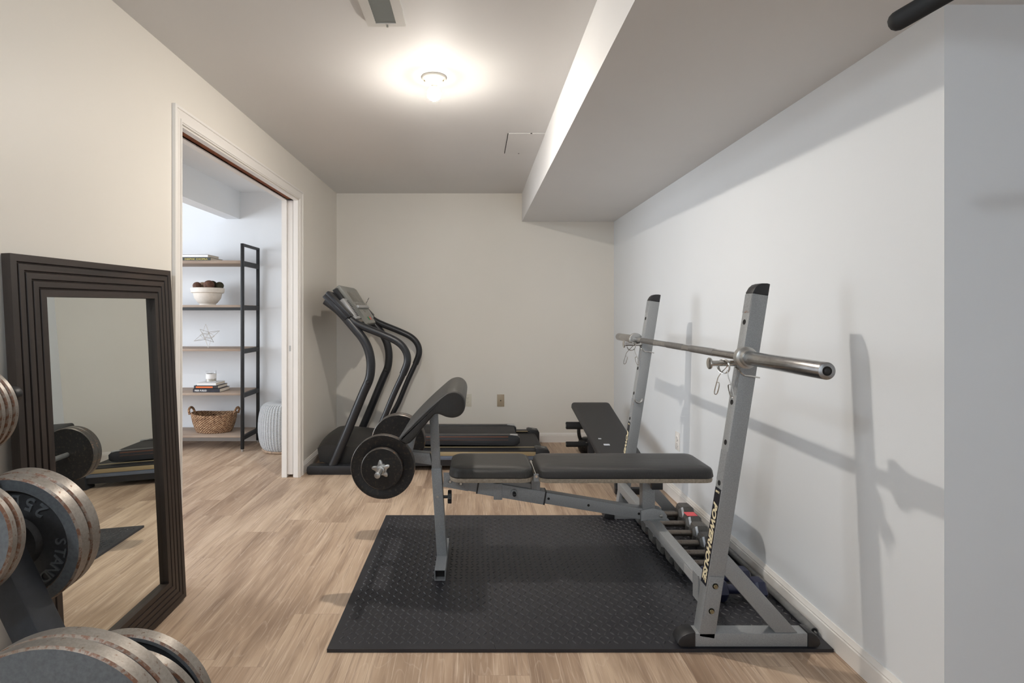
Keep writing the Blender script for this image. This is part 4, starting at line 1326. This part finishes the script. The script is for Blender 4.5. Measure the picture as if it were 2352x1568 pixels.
cB, nB = Vector((-0.722, 0.860, 0.414)), Vector((0.03, -1, 0.085)).normalized()
cL, nL = Vector((-0.765, 1.135, 0.292)), Vector((0, -1, -0.05)).normalized()
cT, nT = Vector((-1.158, 1.140, 0.974)), Vector((0.02, -1, -0.06)).normalized()
for c, n, out, inn, dx in ((cA, nA, -0.13, 0.055, 0.0), (cN, nN, 0.05, -0.11, 0.0), (cB, nB, 0.05, -0.20, 0.0), (cL, nL, -0.14, 0.06, -0.010), (cT, nT, -0.168, 0.06, 0.0)):
    up = Vector((dx, 0, 0.0115 if dx == 0 else 0.009))
    MB().cyl(c + n * out + up, c + n * inn + up, 0.0112, seg=20, bev=0.002).build('peg', 'tree_grey', TR)
MB().box(-0.84, -0.715, 1.05, 1.09, 0.385, 0.425, bev=0.003).build('peg_arm', 'tree_grey', TR)
MB().cyl(cT - nT * 0.160 + Vector((0, 0, 0.0115)), cT - nT * 0.182 + Vector((0, 0, 0.0115)), 0.019, seg=20, bev=0.004).build('peg_cap', 'black_plastic', TR)

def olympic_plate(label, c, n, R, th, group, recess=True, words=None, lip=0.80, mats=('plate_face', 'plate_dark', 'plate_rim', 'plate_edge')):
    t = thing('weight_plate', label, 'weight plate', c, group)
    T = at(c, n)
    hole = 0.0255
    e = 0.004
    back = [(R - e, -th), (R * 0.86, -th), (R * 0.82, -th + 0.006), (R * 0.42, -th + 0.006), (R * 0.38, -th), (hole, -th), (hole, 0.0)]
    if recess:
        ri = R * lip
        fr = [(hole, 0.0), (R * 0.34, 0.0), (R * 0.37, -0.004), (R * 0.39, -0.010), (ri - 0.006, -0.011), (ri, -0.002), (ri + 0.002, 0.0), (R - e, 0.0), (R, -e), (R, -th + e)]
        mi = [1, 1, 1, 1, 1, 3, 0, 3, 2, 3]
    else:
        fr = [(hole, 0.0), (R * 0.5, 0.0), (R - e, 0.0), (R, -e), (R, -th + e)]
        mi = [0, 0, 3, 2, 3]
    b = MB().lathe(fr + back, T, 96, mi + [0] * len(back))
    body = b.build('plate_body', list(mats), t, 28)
    if words:
        for ch, ang, rad, hgt, inward in words:
            a = radians(ang)
            # face coordinates seen from the front: right = world +X, up = world +Z
            ux, uz = Vector((1, 0, 0)), Vector((0, 0, 1))
            nn = Vector(n).normalized()
            uz = (uz - nn * uz.dot(nn)).normalized()
            ux = uz.cross(nn)
            rd = ux * cos(a) + uz * sin(a)
            upv = -rd if inward else rd
            rt = upv.cross(nn)
            text('raised_letter', ch, mats[0], t, basis(Vector(c) + rd * rad - nn * 0.0112, rt, upv), height=hgt, bold=0.01, extrude=0.0035)
    return t
gA = 'grey plates on the middle far peg'
W_ = [('S', 1, 0.098, 0.024, False), ('T', -13, 0.098, 0.024, False), ('A', -26, 0.098, 0.024, False), ('N', -40, 0.098, 0.024, False), ('D', -54, 0.098, 0.024, False),
      ('A', -68, 0.098, 0.024, False), ('R', -82, 0.098, 0.024, False), ('D', -96, 0.098, 0.024, False),
      ('2', 50, 0.092, 0.030, True), ('5', 67, 0.092, 0.030, True), ('L', 86, 0.092, 0.026, True), ('B', 101, 0.092, 0.026, True), ('S', 116, 0.092, 0.026, True)]
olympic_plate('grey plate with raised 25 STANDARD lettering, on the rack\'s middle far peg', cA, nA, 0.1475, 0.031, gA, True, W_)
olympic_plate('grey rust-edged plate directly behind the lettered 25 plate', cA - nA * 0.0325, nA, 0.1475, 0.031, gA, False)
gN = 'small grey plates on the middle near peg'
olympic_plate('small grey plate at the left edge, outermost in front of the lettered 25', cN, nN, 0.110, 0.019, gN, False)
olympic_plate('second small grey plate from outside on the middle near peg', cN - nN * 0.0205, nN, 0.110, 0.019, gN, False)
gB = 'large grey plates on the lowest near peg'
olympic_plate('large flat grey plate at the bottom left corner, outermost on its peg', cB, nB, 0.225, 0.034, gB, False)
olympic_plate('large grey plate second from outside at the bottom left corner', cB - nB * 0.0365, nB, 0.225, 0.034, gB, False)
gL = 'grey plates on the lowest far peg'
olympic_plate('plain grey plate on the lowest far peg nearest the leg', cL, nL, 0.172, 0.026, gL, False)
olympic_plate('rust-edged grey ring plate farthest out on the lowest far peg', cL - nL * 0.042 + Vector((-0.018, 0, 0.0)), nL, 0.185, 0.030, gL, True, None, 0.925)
gT = 'small grey plates on the top far peg'
lbs = ['nearest small grey plate in the stack at the left edge, above the lettered 25', 'second small grey plate in the stack at the left edge, above the lettered 25',
       'third small grey plate in the stack at the left edge, above the lettered 25', 'farthest small grey plate in the left-edge stack, beside the peg\'s black end']
for k, lb in enumerate(lbs):
    olympic_plate(lb, cT - nT * (0.0175 * k), nT, 0.1045, 0.0165, gT, False)

# ------------------------------------------------------------------ pull-up bar handle at the top right
PB = thing('pull_up_bar', 'black foam pull-up bar handle hanging from the soffit at the top right', 'pull-up bar', (0.9, 0.75, 1.80))
a, b = Vector((0.718, 0.900, 1.697)), Vector((1.105, 0.555, 1.888))
n = (b - a).normalized()
Lh = (b - a).length
MB().lathe([(0, -0.006), (0.008, -0.0045), (0.0135, 0.0), (0.0162, 0.006), (0.0165, 0.012), (0.0165, Lh), (0, Lh)], at(a, n), 32).build('foam_grip', 'black_foam', PB)
MB().tube(smooth_path([b - n * 0.05, b + n * 0.03, b + n * 0.06 + Vector((0, 0, 0.02)), Vector((b.x + 0.05, b.y - 0.045, ZS))], 6), 0.0125, 16).build('steel_bar', 'black_metal', PB)
MB().box(b.x + 0.0, b.x + 0.10, b.y - 0.095, b.y + 0.005, ZS - 0.006, ZS - 0.0005, bev=0.002).build('mount_plate', 'black_metal', PB)

# ------------------------------------------------------------------ shelf in the side room
SH = thing('shelf_unit', 'black framed open shelf with grey oak boards in the side room', 'shelf', (-2.5, 4.7, 0))
SX0, SX1, SY0, SY1 = -3.16, -2.02, 4.530, 4.852
levels = [(0.117, 0.135), (0.484, 0.505), (0.866, 0.887), (1.246, 1.267), (1.627, 1.653)]
for x in (SX0, SX1):
    for y in (SY0, SY1):
        ps = MB().box(x - 0.012, x + 0.012, y - 0.012, y + 0.012, 0.018, 1.80, bev=0.001).build('post', 'black_metal', SH)
        MB().cyl((x, y, 0.0005), (x, y, 0.018), 0.011, seg=14).build('levelling_foot', 'zinc', ps)
    MB().box(x - 0.011, x + 0.011, SY0, SY1, 1.778, 1.80).build('top_rung', 'black_metal', SH)
    for z0, z1 in levels:
        MB().box(x - 0.011, x + 0.011, SY0, SY1, z0 - 0.022, z1 - 0.004).build('rung', 'black_metal', SH)
for z0, z1 in levels:
    MB().box(SX0 + 0.012, SX1 - 0.010, SY0 + 0.0, SY1 + 0.006, z0, z1, bev=0.001).build('shelf_board', 'shelf_wood', SH)
for y in (SY0, SY1):
    MB().box(SX0, SX1, y - 0.010, y + 0.010, 1.222, 1.245).build('stretcher', 'black_metal', SH)

def book(label, x0, x1, yf, dpt, z0, th, cov, grp, title=None, tmat='print_white', tw=0.1, tx=0.5, band=None):
    t = thing('book', label, 'book', ((x0 + x1) / 2, yf + dpt / 2, z0), grp)
    c = MB()
    c.box(x0, x1, yf, yf + dpt, z0, z0 + 0.002).box(x0, x1, yf, yf + dpt, z0 + th - 0.002, z0 + th).box(x0, x1, yf, yf + 0.002, z0, z0 + th)
    cv = c.build('cover', cov, t)
    MB().box(x0 + 0.003, x1 - 0.003, yf + 0.002, yf + dpt - 0.003, z0 + 0.002, z0 + th - 0.002).build('pages', 'paper', t)
    if title:
        text('spine_title', title, tmat, cv, basis((x0 + (x1 - x0) * tx, yf - 0.0002, z0 + th / 2), (1, 0, 0), (0, 0, 1)), width=tw, height=th * 0.5, bold=0.015)
    if band:
        MB().box(x0 + (x1 - x0) * band[0], x0 + (x1 - x0) * band[1], yf - 0.0006, yf, z0 + th * 0.25, z0 + th * 0.75).build('spine_band', tmat, cv)
    return t
gb = 'books stacked on the fourth shelf'
book('black book with white spine title at the bottom of the stack', -2.466, -2.232, 4.560, 0.19, 0.5055, 0.030, 'cover_navy', gb, 'FIBER FUELED', 'print_white', 0.105, 0.29)
book('dark book with an orange spine band in the middle of the stack', -2.462, -2.252, 4.568, 0.18, 0.536, 0.026, 'cover_black', gb, None, 'print_orange', band=(0.08, 0.78))
book('thin white book on top of the stack under the candle', -2.440, -2.272, 4.575, 0.17, 0.5625, 0.022, 'cover_white', gb)
gt = 'books lying on the top shelf'
book('dark green book with gold spine lettering on the top shelf', -2.66, -2.312, 4.560, 0.22, 1.6535, 0.029, 'cover_green', gt, 'DEEPAK CHOPRA', 'print_gold', 0.20, 0.64)
book('white book lying on the dark green book', -2.65, -2.338, 4.566, 0.20, 1.683, 0.026, 'cover_white', gt)

J = thing('candle_jar', 'white candle in a clear glass jar on the stacked books', 'candle', (-2.352, 4.65, 0.5848))
T = Matrix.Translation((-2.352, 4.65, 0.5848))
MB().lathe([(0, 0), (0.040, 0), (0.042, 0.004), (0.042, 0.098), (0.0395, 0.098), (0.0395, 0.006), (0, 0.006)], T, 32).build('jar', 'glass', J)
MB().lathe([(0, 0.0065), (0.039, 0.0065), (0.039, 0.064), (0, 0.064)], T, 32).build('wax', 'wax', J)
MB().cyl((-2.352, 4.65, 0.648), (-2.352, 4.65, 0.660), 0.001, seg=6).build('wick', 'dark_gap', J)
MB().lathe([(0.0422, 0.03), (0.0428, 0.03), (0.0428, 0.075), (0.0422, 0.075)], T, 32).build('label_band', 'cover_white', J)

BW = thing('footed_bowl', 'white ceramic bowl holding dried balls on the second shelf', 'bowl', (-2.398, 4.68, 1.2675))
MB().lathe([(0, 0.0), (0.068, 0.0), (0.066, 0.012), (0.078, 0.020), (0.108, 0.062), (0.118, 0.106), (0.127, 0.108), (0.134, 0.112), (0.138, 0.152), (0.130, 0.154), (0.118, 0.112), (0.10, 0.066), (0.07, 0.030), (0, 0.026)], Matrix.Translation((-2.398, 4.68, 1.2675)), 48).build('bowl_body', 'ceramic', BW)
for lb, x, y, z, r, m in (('brown scaled ball at the left of the bowl', -2.468, 4.632, 1.438, 0.036, 'cone_brown'), ('pale tan ball second from left in the bowl', -2.462, 4.715, 1.440, 0.038, 'husk'),
                          ('large tan and brown ball in the middle of the bowl', -2.366, 4.640, 1.444, 0.046, 'cone_brown'), ('dark mossy ball at the right of the bowl', -2.303, 4.700, 1.442, 0.037, 'moss'),
                          ('dark mossy ball behind the large middle ball', -2.385, 4.735, 1.452, 0.040, 'moss')):
    o = MB().ball((x, y, z), r, sz=0.95).build('decor_ball', m)
    origin_to(tag(o, lb, 'decorative ball', 'dried balls in the white bowl'), (x, y, z - r))

# wire star
ctr = Vector((-2.395, 4.66, 0.978))
st = MB()
vs = [Vector(v) for v in ((1, 0, 0), (-1, 0, 0), (0, 1, 0), (0, -1, 0), (0, 0, 1), (0, 0, -1))]
R3 = Euler((0.4, 0.5, 0.3)).to_matrix()
low = 1.0
segs = []
for sx in (1, -1):
    for sy in (1, -1):
        for sz in (1, -1):
            tip = Vector((sx, sy, sz)) / math.sqrt(3) * 0.112
            for q in (Vector((sx, 0, 0)), Vector((0, sy, 0)), Vector((0, 0, sz))):
                segs.append((tip, q * 0.042))
for i in range(6):
    for j in range(i + 1, 6):
        if abs(vs[i].dot(vs[j])) < 0.5:
            segs.append((vs[i] * 0.042, vs[j] * 0.042))
zmin = min((R3 @ p).z for sgm in segs for p in sgm)
ctr.z = 0.8885 - zmin
for p, q in segs:
    st.cyl(ctr + R3 @ p, ctr + R3 @ q, 0.0016, seg=6)
o = st.build('wire_star', 'wire')
origin_to(tag(o, 'wire star ornament on the middle shelf', 'ornament'), (ctr.x, ctr.y, 0.8875))

# basket
BK = thing('wicker_basket', 'oval woven seagrass basket on the bottom shelf', 'basket', (-2.345, 4.69, 0.1355))
loops = []
prs = [(0.72, 0.0), (0.78, 0.004), (0.84, 0.03), (0.92, 0.07), (0.97, 0.11), (1.0, 0.145), (1.0, 0.158), (0.965, 0.160), (0.94, 0.11), (0.80, 0.03), (0.74, 0.012)]
for sc, z in prs:
    L = []
    for k in range(64):
        a = 2 * pi * k / 64
        wob = 1 + 0.012 * sin(22 * a + z * 120)
        dz = 0.016 * cos(a) ** 2 * (z / 0.15)
        L.append((-2.345 + 0.198 * sc * wob * cos(a), 4.69 + 0.128 * sc * wob * sin(a), 0.1355 + z + dz))
    loops.append(L)
MB().rings(loops).build('basket_body', 'wicker', BK)
for s in (-1, 1):
    x = -2.345 + s * 0.196
    MB().tube(smooth_path([(x, 4.645, 0.295), (x + s * 0.012, 4.655, 0.335), (x + s * 0.014, 4.69, 0.352), (x + s * 0.012, 4.725, 0.335), (x, 4.735, 0.295)], 6), 0.010, 10).build('handle', 'wicker', BK)

# pouf
PF = thing('knit_pouf', 'round light grey knitted pouf beside the shelf', 'pouf', (-1.668, 4.62, 0))
prf = [(0.0, 0.002), (0.150, 0.002), (0.205, 0.012)]
for k in range(0, 19):
    a = radians(-70 + 160 * k / 18)
    prf.append((0.150 + 0.088 * max(cos(a), 0) ** 0.6, 0.205 + 0.205 * sin(a) * (1 if a > 0 else 0.95)))
prf.append((0.0, 0.414))
prf = prf[:2] + [(r, max(z, 0.004)) for r, z in prf[3:]]
MB().lathe(prf, Matrix.Translation((-1.668, 4.62, 0)), 96).build('knit_cover', 'knit', PF, 60)
MB().tube([(-1.668 + 0.196 * cos(2 * pi * k / 48), 4.62 + 0.196 * sin(2 * pi * k / 48), 0.012) for k in range(48)], 0.0095, 8, closed=True).build('base_band', 'husk', PF)
